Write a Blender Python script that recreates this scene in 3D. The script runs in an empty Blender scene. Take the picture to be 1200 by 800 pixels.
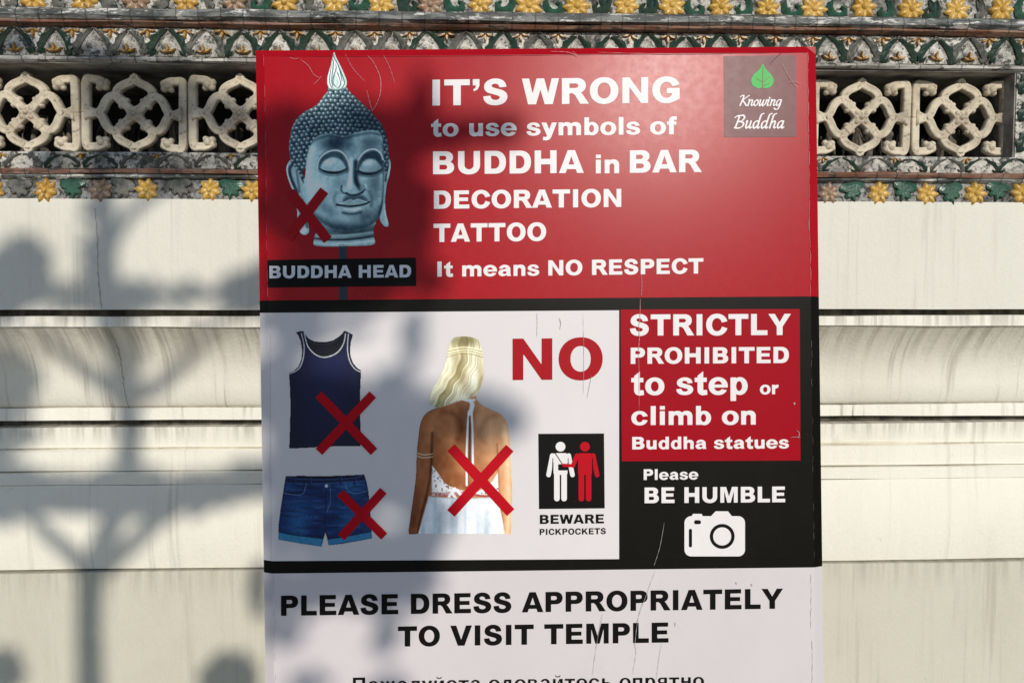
import bpy, bmesh, math, random
import numpy as np
from mathutils import Vector, Matrix

random.seed(7)
RNG = np.random.default_rng(11)
SC = bpy.context.scene
COL = SC.collection

# ------------------------------------------------------------------ camera, sky, sun, exposure
PITCH = math.radians(3.2)
FPX = 600 / math.tan(math.radians(30))          # focal length in pixels of a 1200 px wide picture
CAM = Vector((0.0, -2.0, 1.5))
FWD = Vector((0, math.cos(PITCH), -math.sin(PITCH)))
UP = Vector((0, math.sin(PITCH), math.cos(PITCH)))
cd = bpy.data.cameras.new('camera')
cam = bpy.data.objects.new('camera', cd)
COL.objects.link(cam)
cam.location = CAM
cam.rotation_euler = (math.radians(90) - PITCH, 0, 0)
cd.sensor_width = 36
cd.angle = math.radians(60)
cd.clip_start = 0.05
cd.clip_end = 500
SC.camera = cam

SUN_EL, SUN_AZ = math.radians(20), math.radians(10)
SUN = Vector((math.sin(SUN_AZ) * math.cos(SUN_EL), -math.cos(SUN_AZ) * math.cos(SUN_EL), math.sin(SUN_EL)))
world = bpy.data.worlds.new("World")
SC.world = world
world.use_nodes = True
wn = world.node_tree
wn.nodes.clear()
sky = wn.nodes.new('ShaderNodeTexSky')
sky.sky_type = 'NISHITA'
sky.sun_disc = False
sky.sun_elevation = SUN_EL
sky.sun_rotation = math.pi - SUN_AZ
sky.air_density = 1.0
sky.dust_density = 0.3
sky.ozone_density = 4.0
bg = wn.nodes.new('ShaderNodeBackground')
bg.inputs[1].default_value = 0.12
wo = wn.nodes.new('ShaderNodeOutputWorld')
wn.links.new(sky.outputs[0], bg.inputs[0])
wn.links.new(bg.outputs[0], wo.inputs[0])
sd = bpy.data.lights.new('sun', 'SUN')
sd.energy = 3.6
sd.angle = math.radians(0.53)
sd.color = (1.0, 0.95, 0.87)
sun = bpy.data.objects.new('sun', sd)
COL.objects.link(sun)
sun.location = (2, -8, 4)
sun.rotation_euler = SUN.to_track_quat('Z', 'Y').to_euler()
vs = SC.view_settings
vs.view_transform = 'Standard'
vs.look = 'None'
vs.gamma = 1
vs.use_curve_mapping = False
vs.exposure = -0.27
SC.cycles.max_bounces = 6
SC.cycles.diffuse_bounces = 4

# ------------------------------------------------------------------ helpers
def lin(c):
    return tuple(((v / 255) / 12.92 if v / 255 <= .04045 else ((v / 255 + .055) / 1.055) ** 2.4) for v in c)


def obj(name, verts, faces, mats, parent=None, fmat=None, smooth=False):
    me = bpy.data.meshes.new(name)
    me.from_pydata([tuple(v) for v in verts], [], faces)
    if not isinstance(mats, (list, tuple)):
        mats = [mats]
    for m in mats:
        me.materials.append(m)
    if fmat is not None:
        me.polygons.foreach_set('material_index', fmat)
    if smooth:
        me.polygons.foreach_set('use_smooth', [True] * len(me.polygons))
    me.update()
    o = bpy.data.objects.new(name, me)
    COL.objects.link(o)
    if parent is not None:
        o.parent = parent
    return o


def fix_normals(o):
    bm = bmesh.new()
    bm.from_mesh(o.data)
    bmesh.ops.recalc_face_normals(bm, faces=bm.faces)
    bm.to_mesh(o.data)
    bm.free()
    return o


def empty(name, loc, rot=(0, 0, 0)):
    o = bpy.data.objects.new(name, None)
    o.empty_display_size = .1
    COL.objects.link(o)
    o.location = loc
    o.rotation_euler = rot
    return o


def dup(o, parent, loc=(0, 0, 0), rot=None, scale=None, mat=None):
    c = o.copy()
    COL.objects.link(c)
    c.parent = parent
    c.location = loc
    if rot is not None:
        c.rotation_euler = rot
    if scale is not None:
        c.scale = scale
    return c


def crom(P, k=6, closed=False):
    n = len(P)
    out = []
    rng = range(n if closed else n - 1)
    for i in rng:
        p0 = P[(i - 1) % n] if closed or i > 0 else P[i]
        p1, p2 = P[i], P[(i + 1) % n]
        p3 = P[(i + 2) % n] if closed or i < n - 2 else p2
        for j in range(k):
            t = j / k
            out.append(tuple(.5 * (2 * b + (c - a) * t + (2 * a - 5 * b + 4 * c - d) * t * t + (3 * b - a - 3 * c + d) * t ** 3)
                             for a, b, c, d in zip(p0, p1, p2, p3)))
    if not closed:
        out.append(tuple(P[-1]))
    return out


class Nodes:
    def __init__(s, name):
        s.m = bpy.data.materials.new(name)
        s.m.use_nodes = True
        s.t = s.m.node_tree
        s.t.nodes.clear()
        s.out = s.t.nodes.new('ShaderNodeOutputMaterial')
        s.b = s.t.nodes.new('ShaderNodeBsdfPrincipled')
        s.t.links.new(s.b.outputs[0], s.out.inputs[0])
        s._tc = None

    def n(s, typ, **kw):
        x = s.t.nodes.new(typ)
        for k, v in kw.items():
            setattr(x, k, v)
        return x

    def l(s, a, b):
        s.t.links.new(a, b)

    def coord(s):
        if s._tc is None:
            s._tc = s.n('ShaderNodeTexCoord')
        return s._tc.outputs['Object']

    def noise(s, scale=(1, 1, 1), size=5.0, detail=4, rough=.55, dist=0, off=(0, 0, 0)):
        mp = s.n('ShaderNodeMapping')
        mp.inputs['Scale'].default_value = scale
        mp.inputs['Location'].default_value = off
        s.l(s.coord(), mp.inputs[0])
        t = s.n('ShaderNodeTexNoise')
        t.inputs['Scale'].default_value = size
        t.inputs['Detail'].default_value = detail
        t.inputs['Roughness'].default_value = rough
        t.inputs['Distortion'].default_value = dist
        s.l(mp.outputs[0], t.inputs['Vector'])
        return t.outputs['Fac']

    def ramp(s, src, a, b, va=0.0, vb=1.0):
        r = s.n('ShaderNodeMapRange')
        r.interpolation_type = 'SMOOTHSTEP'
        r.inputs[1].default_value = a
        r.inputs[2].default_value = b
        r.inputs[3].default_value = va
        r.inputs[4].default_value = vb
        s.l(src, r.inputs[0])
        return r.outputs[0]

    def math(s, op, a, b):
        m = s.n('ShaderNodeMath', operation=op)
        for i, v in enumerate((a, b)):
            if isinstance(v, (int, float)):
                m.inputs[i].default_value = v
            else:
                s.l(v, m.inputs[i])
        return m.outputs[0]

    def mix(s, fac, a, b):
        m = s.n('ShaderNodeMix', data_type='RGBA')
        if isinstance(fac, (int, float)):
            m.inputs[0].default_value = fac
        else:
            s.l(fac, m.inputs[0])
        for i, v in ((6, a), (7, b)):
            if isinstance(v, tuple):
                m.inputs[i].default_value = (*v, 1)
            else:
                s.l(v, m.inputs[i])
        return m.outputs[2]

    def color(s, c):
        if isinstance(c, tuple):
            s.b.inputs['Base Color'].default_value = (*c, 1)
        else:
            s.l(c, s.b.inputs['Base Color'])

    def rough(s, r):
        if isinstance(r, (int, float)):
            s.b.inputs['Roughness'].default_value = r
        else:
            s.l(r, s.b.inputs['Roughness'])

    def bump(s, h, dist=.002, strength=.5):
        b = s.n('ShaderNodeBump')
        b.inputs['Distance'].default_value = dist
        b.inputs['Strength'].default_value = strength
        s.l(h, b.inputs['Height'])
        s.l(b.outputs[0], s.b.inputs['Normal'])


# ------------------------------------------------------------------ materials of the wall
def plaster(name, base, streak=.5, tint=(.30, .27, .22), blot=.25, seed=0.0, stretch=1.1, top=None, run=.1):
    N = Nodes(name)
    fine = N.noise((1, .02, .028 * stretch), 62, 3, .6, .1, (seed, 0, 0))
    fine = N.ramp(fine, .48, .70)
    wide = N.noise((1, .1, .16), 9, 4, .6, 0, (seed + 3, 0, 1))
    wide = N.ramp(wide, .42, .68)
    f = N.math('MULTIPLY', N.math('MULTIPLY', fine, wide), streak)
    c = N.mix(f, base, tint)
    if top is not None:                            # dirt carried down from the ledge above by rain
        sep = N.n('ShaderNodeSeparateXYZ')
        N.l(N.coord(), sep.inputs[0])
        near = N.ramp(sep.outputs['Z'], top - run, top + .004)
        drip = N.ramp(N.noise((1, .02, .05), 48, 4, .65, .2, (seed + 9, 0, 0)), .40, .66)
        c = N.mix(N.math('MULTIPLY', N.math('MULTIPLY', near, drip), .58), c, tint)
    chip = N.ramp(N.noise((1, 1, 1), 17, 6, .72, .6, (seed, 5, 2)), .66, .70)
    c = N.mix(N.math('MULTIPLY', chip, .30), c, (base[0] * .62, base[1] * .60, base[2] * .56))
    bl = N.ramp(N.noise((1, 1, .6), 3.2, 5, .6, .4, (seed, 2, 0)), .42, .75)
    c = N.mix(N.math('MULTIPLY', bl, blot), c, (base[0] * .74, base[1] * .71, base[2] * .64))
    sp = N.ramp(N.noise((1, 1, 1), 210, 2, .5, 0, (seed, 0, 5)), .72, .80)
    c = N.mix(N.math('MULTIPLY', sp, .28), c, (.20, .18, .15))
    N.color(c)
    N.rough(.82)
    h = N.math('ADD', N.noise((1, 1, .35), 26, 5, .6), N.math('MULTIPLY', N.noise((1, 1, .7), 160, 3, .6), .35))
    N.bump(h, .0045, .7)
    return N.m


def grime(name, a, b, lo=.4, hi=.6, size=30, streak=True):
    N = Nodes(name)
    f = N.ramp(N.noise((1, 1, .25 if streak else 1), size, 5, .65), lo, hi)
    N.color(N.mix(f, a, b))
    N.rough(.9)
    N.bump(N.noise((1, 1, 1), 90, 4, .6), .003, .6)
    return N.m


M_GROOVE = grime('groove_dirt', (.035, .03, .024), (.15, .13, .10), .38, .7, 26)
M_DARK = grime('niche_shade_dirt', (.012, .011, .01), (.05, .045, .04), .45, .7, 12)  # dirty back wall, coloured near black for the shade of the deep opening


def rubble(name, white=(.54, .51, .45), grey=(.105, .10, .09), dark=(.028, .03, .027), amount=.5):
    N = Nodes(name)
    big = N.noise((1, 1, 1), 11, 5, .7, .6)
    small = N.noise((1, 1, 1), 75, 4, .7, .4, (3, 1, 0))
    v = N.n('ShaderNodeTexVoronoi')
    v.inputs['Scale'].default_value = 95
    N.l(N.coord(), v.inputs['Vector'])
    c = N.mix(N.ramp(big, .5 - .25 * amount, .52 + .12 * amount), grey, white)
    c = N.mix(N.ramp(small, .47, .60, 0, .92), c, dark)
    c = N.mix(N.ramp(N.noise((1, 1, 1), 40, 3, .6, 0, (8, 0, 0)), .6, .72, 0, .6), c, (.06, .075, .055))
    N.color(c)
    N.rough(.75)
    N.bump(N.math('ADD', small, v.outputs['Distance']), .006, .8)
    return N.m


M_RUBBLE = rubble('tile_bed', amount=.5)
M_BEDWHITE = rubble('white_tile_bed', (.62, .58, .50), (.16, .15, .13), (.025, .025, .022), .7)
M_BEDGREY = rubble('grey_tile_bed', (.34, .33, .31), (.08, .08, .075), (.015, .016, .015), .40)


def moulding(name, a, b, c3):
    N = Nodes(name)
    f = N.ramp(N.noise((.35, 1, 1.6), 34, 5, .7, .3), .42, .60)
    c = N.mix(f, a, b)
    c = N.mix(N.ramp(N.noise((.5, 1, 2), 48, 4, .7, 0, (5, 0, 2)), .54, .62, 0, .95), c, c3)
    br = N.n('ShaderNodeTexWave', wave_type='BANDS', bands_direction='X')
    br.inputs['Scale'].default_value = 6.5
    br.inputs['Distortion'].default_value = 1.2
    N.l(N.coord(), br.inputs['Vector'])
    c = N.mix(N.ramp(br.outputs['Fac'], .02, .0, 0, .7), c, (.02, .02, .018))
    N.color(c)
    N.rough(.55)
    N.bump(N.noise((.5, 1, 1), 60, 5, .7), .005, .8)
    return N.m


M_WHITECHIP = rubble('white_chips', (.74, .70, .62), (.40, .37, .32), (.05, .048, .043), 1.1)
M_GREYSTRIP = moulding('grey_glaze_strip', (.045, .05, .045), (.20, .20, .18), (.62, .59, .53))
M_BROWNSTRIP = moulding('brown_glaze_strip', (.19, .075, .04), (.27, .16, .11), (.045, .04, .036))
M_LIP = moulding('worn_lip', (.30, .28, .24), (.60, .57, .50), (.05, .05, .045))


def glaze(name, a, b, dirt=.5, rough=.35):
    N = Nodes(name)
    inf = N.n('ShaderNodeObjectInfo')
    f = N.ramp(N.noise((1, 1, 1), 45, 4, .7, .3), .35, .65)
    c = N.mix(f, a, b)
    d = N.ramp(N.noise((1, 1, 1), 120, 4, .75, 0, (2, 7, 1)), .52, .66, 0, dirt)
    d = N.math('MULTIPLY', d, N.ramp(inf.outputs['Random'], 0, 1, .4, 1.3))
    c = N.mix(d, c, (.075, .06, .045))
    N.color(c)
    N.rough(rough)
    N.bump(N.noise((1, 1, 1), 130, 3, .6), .0015, .6)
    return N.m


M_YELLOW = glaze('yellow_glaze', (.50, .28, .035), (.68, .44, .12), .65)
M_YELLOWB = glaze('ochre_glaze', (.42, .22, .03), (.60, .36, .08), .85)
M_PINKFL = glaze('worn_pink_glaze', (.28, .16, .10), (.42, .30, .20), .8)
M_GREEN = glaze('green_glaze', (.015, .06, .035), (.03, .10, .06), .55, .28)
M_LEAF = glaze('dark_green_glaze', (.012, .032, .020), (.03, .055, .035), .5, .3)
M_LEAFWORN = glaze('worn_green_glaze', (.04, .045, .035), (.15, .145, .12), .75, .6)
M_AMBER = glaze('amber_glaze', (.30, .14, .02), (.48, .25, .04), .6)


def stone():
    N = Nodes('cast_stone')
    f = N.ramp(N.noise((1, 1, 1), 16, 5, .65, .3), .35, .68)
    c = N.mix(f, (.68, .59, .44), (.44, .37, .27))
    c = N.mix(N.ramp(N.noise((1, 1, 1), 9, 3, .6, 0, (4, 4, 4)), .52, .68, 0, .5), c, (.52, .40, .30))
    c = N.mix(N.ramp(N.noise((1, 1, 1), 85, 4, .7, 0, (1, 4, 2)), .55, .70, 0, .75), c, (.09, .08, .06))
    N.color(c)
    N.rough(.8)
    N.bump(N.noise((1, 1, 1), 110, 5, .7), .004, .7)
    return N.m


M_STONE = stone()
M_STONEDARK = grime('dirty_stone', (.06, .052, .042), (.17, .14, .11), .4, .6, 30, False)
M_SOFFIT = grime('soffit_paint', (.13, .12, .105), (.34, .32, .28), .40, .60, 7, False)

# ------------------------------------------------------------------ wall frame of reference
YAW = math.radians(2.2)
WX = Vector((math.cos(YAW), math.sin(YAW), 0))
WY = Vector((-math.sin(YAW), math.cos(YAW), 0))


def ray(px, py):
    return Vector(((px - 600) / FPX, 0, 0)) + FWD + UP * ((400 - py) / FPX)


def wp(px, py, s=0.0):
    """wall-local (u, z) of a photograph pixel at set-back s"""
    d = ray(px, py)
    t = (s - CAM.dot(WY)) / d.dot(WY)
    p = CAM + d * t
    return p.dot(WX), p.z


def zr(py, s=0.0, px=150):
    return wp(px, py, s)[1]


UMIN, UMAX = -2.7, 2.7
wall = empty('temple_wall', (0, 0, 0), (0, 0, YAW))
wall['label'] = 'cream temple wall with stone lattice openings under bands of glazed flower and leaf tiles'
wall['category'] = 'wall'


def wob(u, k):
    return .0011 * math.sin(u * 3.1 + k * 1.7) + .0008 * math.sin(u * 8.3 + k * 2.9) + .0005 * math.sin(u * 23 + k)


def band(name, prof, mat, u0=UMIN, u1=UMAX, back=.34, nseg=90, rough=1.0, smooth=False, fmat=None):
    """extrude the profile [(setback, z)...] (top to bottom) along the wall, closed at the back"""
    pts = list(prof)
    n = len(pts)
    full = [(back, pts[0][1])] + pts + [(back, pts[-1][1])]
    V, F = [], []
    m = len(full)
    for i in range(nseg + 1):
        u = u0 + (u1 - u0) * i / nseg
        for j, (s, z) in enumerate(full):
            w = rough if 0 < j < m - 1 else 0
            jj = 1.5 if m > 12 else j
            V.append((u, s + wob(u, jj + z * 2) * w, z + wob(u, jj * 1.3 + z * 2 + 2) * w * .8))
    for i in range(nseg):
        for j in range(m):
            a = i * m + j
            b = i * m + (j + 1) % m
            F.append((a, a + m, b + m, b))
    F.append(tuple(range(m - 1, -1, -1)))
    F.append(tuple(nseg * m + j for j in range(m)))
    o = obj(name, V, F, mat, wall, smooth=smooth)
    return fix_normals(o)


# --- rows (photograph y at x=150) to heights
Z_FB, Z_GS, Z_BS = zr(12), zr(22, -.03), zr(30, -.02)
Z_LEAF0, Z_LIP0, Z_LIP1 = zr(31, -.01), zr(66, -.015), zr(71, -.015)
Z_NB = zr(179, 0)
Z_S1, Z_S2, Z_S3 = zr(198, -.012), zr(204, -.015), zr(211, 0)
Z_PT = zr(233.5)
Z_PB, Z_G1, Z_F1 = zr(363), zr(371, -.004), zr(383, -.004)
CAV = .105
Z_C1 = zr(477, CAV)
Z_F2, Z_G2 = zr(492, CAV - .008), zr(500, CAV - .006)
Z_B1, Z_B2, Z_B3 = zr(526, CAV - .01), zr(552, CAV - .016), zr(568, CAV - .024)
Z_P0 = zr(667, CAV - .03)

M_PANEL = plaster('panel_paint', (.71, .68, .58), .32, seed=1)
M_FILLET = plaster('fillet_paint', (.83, .79, .68), 1.0, tint=(.26, .22, .17), seed=4, stretch=2.5, top=Z_F1 + .04, run=.09)
M_CAVETTO = plaster('cavetto_paint', (.74, .70, .59), .95, tint=(.24, .20, .155), blot=.3, seed=7, top=Z_F1, run=.11)
M_BAND = plaster('band_paint', (.82, .78, .66), .42, seed=9, top=Z_G2, run=.05)
M_PLINTH = plaster('plinth_paint', (.59, .555, .445), .5, tint=(.36, .33, .26), blot=.35, seed=12, top=Z_P0, run=.09)

# upper wall, above the picture
Z_TOP0 = zr(-32)
band('upper_plaster', [(.0, 3.05), (.0, Z_TOP0 + .052)], M_PANEL)
band('coping', [(-.09, 3.16), (-.09, 3.10), (-.03, 3.052)], M_FILLET, back=.42)
band('grey_moulding', [(-.012, Z_TOP0 + .05), (-.026, Z_TOP0 + .035), (-.026, Z_TOP0 + .012), (-.008, Z_TOP0 + .002)], M_GREYSTRIP)
f_up = band('flower_frieze', [(.0, Z_TOP0), (.0, Z_FB + .001)], M_RUBBLE, rough=.6)
band('grey_moulding', [(-.014, Z_FB), (-.030, Z_FB - .006), (-.032, Z_GS + .006), (-.022, Z_GS + .001)], M_GREYSTRIP, nseg=220, rough=1.6)
band('brown_moulding', [(-.020, Z_GS), (-.028, Z_GS - .005), (-.024, Z_BS + .004), (-.012, Z_BS + .001)], M_BROWNSTRIP, nseg=220, rough=1.6)
f_leaf = band('leaf_frieze', [(-.004, Z_BS), (-.002, Z_LIP0 + .001)], M_RUBBLE, rough=.6)
lip = band('lip_moulding', [(-.008, Z_LIP0), (-.012, Z_LIP0 - .003), (-.010, Z_LIP1 + .001), (.0, Z_LIP1)], M_LIP, nseg=220, rough=1.5)

# niche with a flat soffit; the jamb at the right end
NS = .085
Z_NT = Z_LIP1
U_J = wp(1187, 130)[0] + .008
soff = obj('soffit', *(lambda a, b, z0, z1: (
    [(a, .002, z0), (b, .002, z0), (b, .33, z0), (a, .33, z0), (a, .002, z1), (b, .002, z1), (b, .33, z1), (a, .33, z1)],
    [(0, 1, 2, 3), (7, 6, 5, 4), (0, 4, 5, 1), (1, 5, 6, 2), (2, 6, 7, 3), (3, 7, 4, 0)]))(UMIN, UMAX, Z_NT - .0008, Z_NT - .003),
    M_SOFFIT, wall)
fix_normals(soff)


def boxm(name, u0, u1, s0, s1, z0, z1, mat, parent=wall):
    V = [(u0, s0, z0), (u1, s0, z0), (u1, s1, z0), (u0, s1, z0), (u0, s0, z1), (u1, s0, z1), (u1, s1, z1), (u0, s1, z1)]
    F = [(3, 2, 1, 0), (4, 5, 6, 7), (0, 1, 5, 4), (1, 2, 6, 5), (2, 3, 7, 6), (3, 0, 4, 7)]
    return obj(name, V, F, mat, parent)


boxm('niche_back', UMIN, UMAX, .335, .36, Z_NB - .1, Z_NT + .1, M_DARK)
pier = boxm('pier', U_J, U_J + .26, .001, .33, Z_NB + .0005, Z_NT - .0035, M_BEDWHITE)
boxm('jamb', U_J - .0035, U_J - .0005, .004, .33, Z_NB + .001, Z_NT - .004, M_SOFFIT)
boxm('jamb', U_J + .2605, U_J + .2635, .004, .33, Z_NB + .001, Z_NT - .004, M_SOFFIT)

# below the niche
f_low = band('leaf_strip', [(-.006, Z_NB), (-.010, Z_NB - .004), (-.008, Z_S1 + .001)], M_BEDWHITE, rough=.8)
band('brown_moulding', [(-.010, Z_S1), (-.016, Z_S1 - .003), (-.014, Z_S2 + .001)], M_BROWNSTRIP, nseg=220, rough=1.5)
band('grey_moulding', [(-.006, Z_S2), (-.010, Z_S2 - .004), (-.004, Z_S3 + .001)], M_GREYSTRIP, nseg=220, rough=1.5)
f_bot = band('flower_frieze', [(.001, Z_S3), (.001, Z_PT + .0005)], M_BEDGREY, rough=.6)

band('plaster_panel', [(-.004, Z_PT), (-.004, Z_PB + .0005)], M_PANEL, rough=.7)
band('groove', [(.034, Z_PB), (.034, Z_G1 + .0005)], M_GROOVE)
band('fillet', [(-.006, Z_G1), (-.006, Z_F1 + .0005)], M_FILLET)


def cav_s(t):                                     # t 0 at the top .. 1 at the bottom: hollow above, small roll below
    if t < .74:
        q = t / .74
        return (CAV - .022) * (1 - (1 - q) ** 2.3)
    q = (t - .74) / .26
    return (CAV - .022) + .018 * (1 - math.sqrt(max(0, 1 - q * q))) + .001 * q


CAVP = [(cav_s(i / 40), Z_F1 + (Z_C1 - Z_F1) * i / 40) for i in range(41)]
band('cavetto', [(s, z) for s, z in CAVP], M_CAVETTO, smooth=False, rough=.6)
bpy.context.view_layer.update()
band('fillet', [(CAV - .010, Z_C1 - .0005), (CAV - .010, Z_F2)], M_FILLET)
band('groove', [(CAV + .025, Z_F2 - .0005), (CAV + .025, Z_G2)], M_GROOVE)
band('moulding_band', [(CAV - .012, Z_G2 - .0005), (CAV - .008, Z_B1 + .0035), (CAV - .002, Z_B1)], M_BAND)
band('moulding_band', [(CAV - .012, Z_B1 - .0005), (CAV - .018, Z_B1 - .004), (CAV - .018, Z_B2 + .003), (CAV - .010, Z_B2)], M_BAND)
band('moulding_band', [(CAV - .020, Z_B2 - .0005), (CAV - .026, Z_B2 - .003), (CAV - .026, Z_B3 + .002), (CAV - .020, Z_B3)], M_BAND)
roll = []
for i in range(25):
    t = i / 24
    roll.append((CAV - .026 - .012 * math.sin(t * math.pi) ** .8 + .004 * t, (Z_B3 - .0005) + (Z_P0 - Z_B3) * t))
band('wide_moulding', roll, M_BAND, rough=.8)
band('groove', [(CAV - .005, Z_P0 - .001), (CAV - .005, Z_P0 - .0042)], M_GROOVE, rough=1.0)
band('plinth', [(CAV - .034, Z_P0 - .0047), (CAV - .032, .0)], M_PLINTH, rough=1.0)


# ------------------------------------------------------------------ ceramic ornaments
def flower_mesh(R, h, npet=8):
    V, F = [], []
    for k in range(npet):
        a = k * 2 * math.pi / npet + .2
        b0 = len(V)
        for i in range(6):
            t = i / 5
            r = R * (.22 + .78 * t)
            w = R * (2.3 / npet) * math.sin(math.pi * (.16 + .80 * t) ** .9) ** .75 if i < 5 else R * .08
            for j in range(5):
                q = (j - 2) / 2
                hh = h * (.55 + .45 * math.sin(math.pi * (.15 + .75 * t))) * (1 - .75 * q * q) - (h * .2 if abs(q) < .1 else 0) + .001
                x = r * math.cos(a) - q * w * math.sin(a)
                z = r * math.sin(a) + q * w * math.cos(a)
                V.append((x, -hh if abs(q) < 1 else 0, z))
        for i in range(5):
            for j in range(4):
                p = b0 + i * 5 + j
                F.append((p, p + 1, p + 6, p + 5))
        F.append(tuple(b0 + 25 + j for j in range(5)))
    nb = len(V)
    for i in range(5):
        t = i / 4
        for j in range(10):
            a = j * 2 * math.pi / 10
            r = R * .27 * math.cos(t * math.pi / 2 * .96)
            V.append((r * math.cos(a), -h * .5 - h * .75 * math.sin(t * math.pi / 2), r * math.sin(a)))
    for i in range(4):
        for j in range(10):
            F.append((nb + i * 10 + j, nb + i * 10 + (j + 1) % 10, nb + (i + 1) * 10 + (j + 1) % 10, nb + (i + 1) * 10 + j))
    return V, F


def slab_from_outline(pts, th, ridge=.5, cen=None):
    """thick tile with a raised middle from a 2-D outline (x, z)"""
    n = len(pts)
    cx = sum(p[0] for p in pts) / n if cen is None else cen[0]
    cz = sum(p[1] for p in pts) / n if cen is None else cen[1]
    V = [(x, .002, z) for x, z in pts] + [(x, -th, z) for x, z in pts]
    V += [(cx + (x - cx) * .7, -th * (1 + ridge), cz + (z - cz) * .7) for x, z in pts]
    F = [(i, (i + 1) % n, n + (i + 1) % n, n + i) for i in range(n)]
    F += [(n + i, n + (i + 1) % n, 2 * n + (i + 1) % n, 2 * n + i) for i in range(n)]
    F.append(tuple(2 * n + i for i in range(n)))
    return V, F


def ribbon_leaf(spine, wid, th, lobes=0):
    """leaf tile along a spine: creased in the middle, serrated on one side"""
    n = len(spine)
    V, F = [], []
    for i, (x, z) in enumerate(spine):
        a = spine[max(0, i - 1)]
        b = spine[min(n - 1, i + 1)]
        tx, tz = b[0] - a[0], b[1] - a[1]
        L = math.hypot(tx, tz) or 1
        nx, nz = -tz / L, tx / L
        w = wid[i]
        wl = w * (1.25 if (lobes and i % 2) else (.55 if lobes else 1))
        V += [(x + nx * wl, .002, z + nz * wl), (x + nx * wl, -th * .6, z + nz * wl), (x, -th * 1.25, z),
              (x - nx * w, -th * .6, z - nz * w), (x - nx * w, .002, z - nz * w)]
    for i in range(n - 1):
        for j in range(4):
            p = i * 5 + j
            F.append((p, p + 1, p + 6, p + 5))
    F += [(0, 1, 2, 3, 4), tuple((n - 1) * 5 + j for j in (4, 3, 2, 1, 0))]
    return V, F


def join(*vf):
    V, F = [], []
    for v, f in vf:
        b = len(V)
        V += v
        F += [tuple(i + b for i in g) for g in f]
    return V, F


def mirror(vf):
    return [(-x, y, z) for x, y, z in vf[0]], [tuple(reversed(f)) for f in vf[1]]


KW = (wp(700, 130)[0] - wp(500, 130)[0]) / 200     # metres per pixel on the wall, middle

# upper flowers (from the photograph: pitch about 57 px)
u0 = wp(42, 3)[0]
u1 = wp(1173, 8)[0]
zf = zr(1, 0)
nfl = 20
pitch = (u1 - u0) / nfl
proto = {}
for nm, m in (('y', M_YELLOW), ('o', M_YELLOWB), ('p', M_PINKFL)):
    V, F = flower_mesh(16 * KW, .014)
    proto[nm] = obj('flower', V, F, m, f_up, smooth=True)
curlA = ribbon_leaf([(-.016, .020), (-.017, .006), (-.010, -.008), (.004, -.014), (.016, -.008), (.017, .004), (.008, .009)],
                    [.005, .008, .009, .010, .008, .006, .003], .008)
curlB = ribbon_leaf([(.002, .026), (-.006, .012), (-.004, -.002), (.004, -.012), (.014, -.016)], [.002, .008, .012, .010, .002], .008, 1)
stemC = ribbon_leaf([(-.010, .024), (-.014, .012), (-.010, .000)], [.002, .005, .002], .006)
leafp = {'g': obj('leaf', *join(curlA, stemC), M_GREEN, f_up), 'w': obj('leaf', *join(curlB, stemC), M_LEAFWORN, f_up),
         'd': obj('leaf', *join(curlA, curlB), M_LEAF, f_up)}
used = set()


def use(pool, key, parent, loc, rot=(0, 0, 0), scale=(1, 1, 1)):
    o = pool[key]
    if (id(pool), key) in used:
        return dup(o, parent, loc, rot, scale)
    used.add((id(pool), key))
    o.parent = parent
    o.location = loc
    o.rotation_euler = rot
    o.scale = scale
    return o


for i in range(-9, nfl + 9):
    u = u0 + pitch * i + random.uniform(-.004, .004)
    k = 'o' if i < 4 else 'y'
    if i in (4, 8, 2):
        k = 'p'
    use(proto, k, f_up, (u, -.001, zf + random.uniform(-.004, .004)), (random.uniform(-.1, .1), random.uniform(0, .8), random.uniform(-.1, .1)),
        (random.uniform(.86, 1.06), random.uniform(.7, 1.2), random.uniform(.88, 1.06)))
    kk = random.choice('ggdw') if i > 6 else random.choice('gwwd')
    use(leafp, kk, f_up, (u + pitch / 2 + random.uniform(-.004, .004), 0, zf - .003 + random.uniform(-.003, .003)),
        (0, random.uniform(-.4, .4), 0), (random.choice((-1, 1)) * random.uniform(.85, 1.1), 1, random.uniform(.85, 1.1)))

# lower flowers
lf = {}
for nm, m in (('y', M_YELLOW), ('o', M_YELLOWB), ('p', M_PINKFL)):
    V, F = flower_mesh(14.3 * KW, .012, 7)
    lf[nm] = obj('flower', V, F, m, f_bot, smooth=True)
mp = crom([(.004, .027), (.020, .026), (.030, .016), (.026, .006), (.017, .004), (.021, -.006), (.014, -.013), (.007, -.009), (.002, -.026), (-.005, -.012), (-.014, -.014),
           (-.019, -.004), (-.014, .004), (-.026, .008), (-.028, .018), (-.017, .026)], 3, True)
lleaf = {'g': obj('leaf', *slab_from_outline(mp, .006, .5, (0, 0)), M_GREEN, f_bot),
         'w': obj('leaf', *slab_from_outline(mp, .005, .5, (0, 0)), M_LEAFWORN, f_bot)}
zl = (Z_S3 + Z_PT) / 2 - .001
px_list = [(-10, 'o'), (54, 'o'), (118, 'p'), (172, 'y'), (246, 'y'), (296, 'y')]
u_list = [(wp(p, 222)[0], k) for p, k in px_list]
r_list = [(971, 'p'), (1029.5, 'y'), (1086, 'y'), (1142, 'y'), (1197, 'y')]
ur = [(wp(p, 223)[0], k) for p, k in r_list]
ulast = u_list[-1][0]
nmid = 11
for i in range(1, nmid):
    u_list.append((ulast + (ur[0][0] - ulast) * i / nmid, random.choice('yyo')))
u_list += ur
st = ur[-1][0] - ur[-2][0]
u_list += [(ur[-1][0] + st * i, 'y') for i in range(1, 9)]
u_list = [(u_list[0][0] - st * i, 'o') for i in range(9, 0, -1)] + u_list
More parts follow.
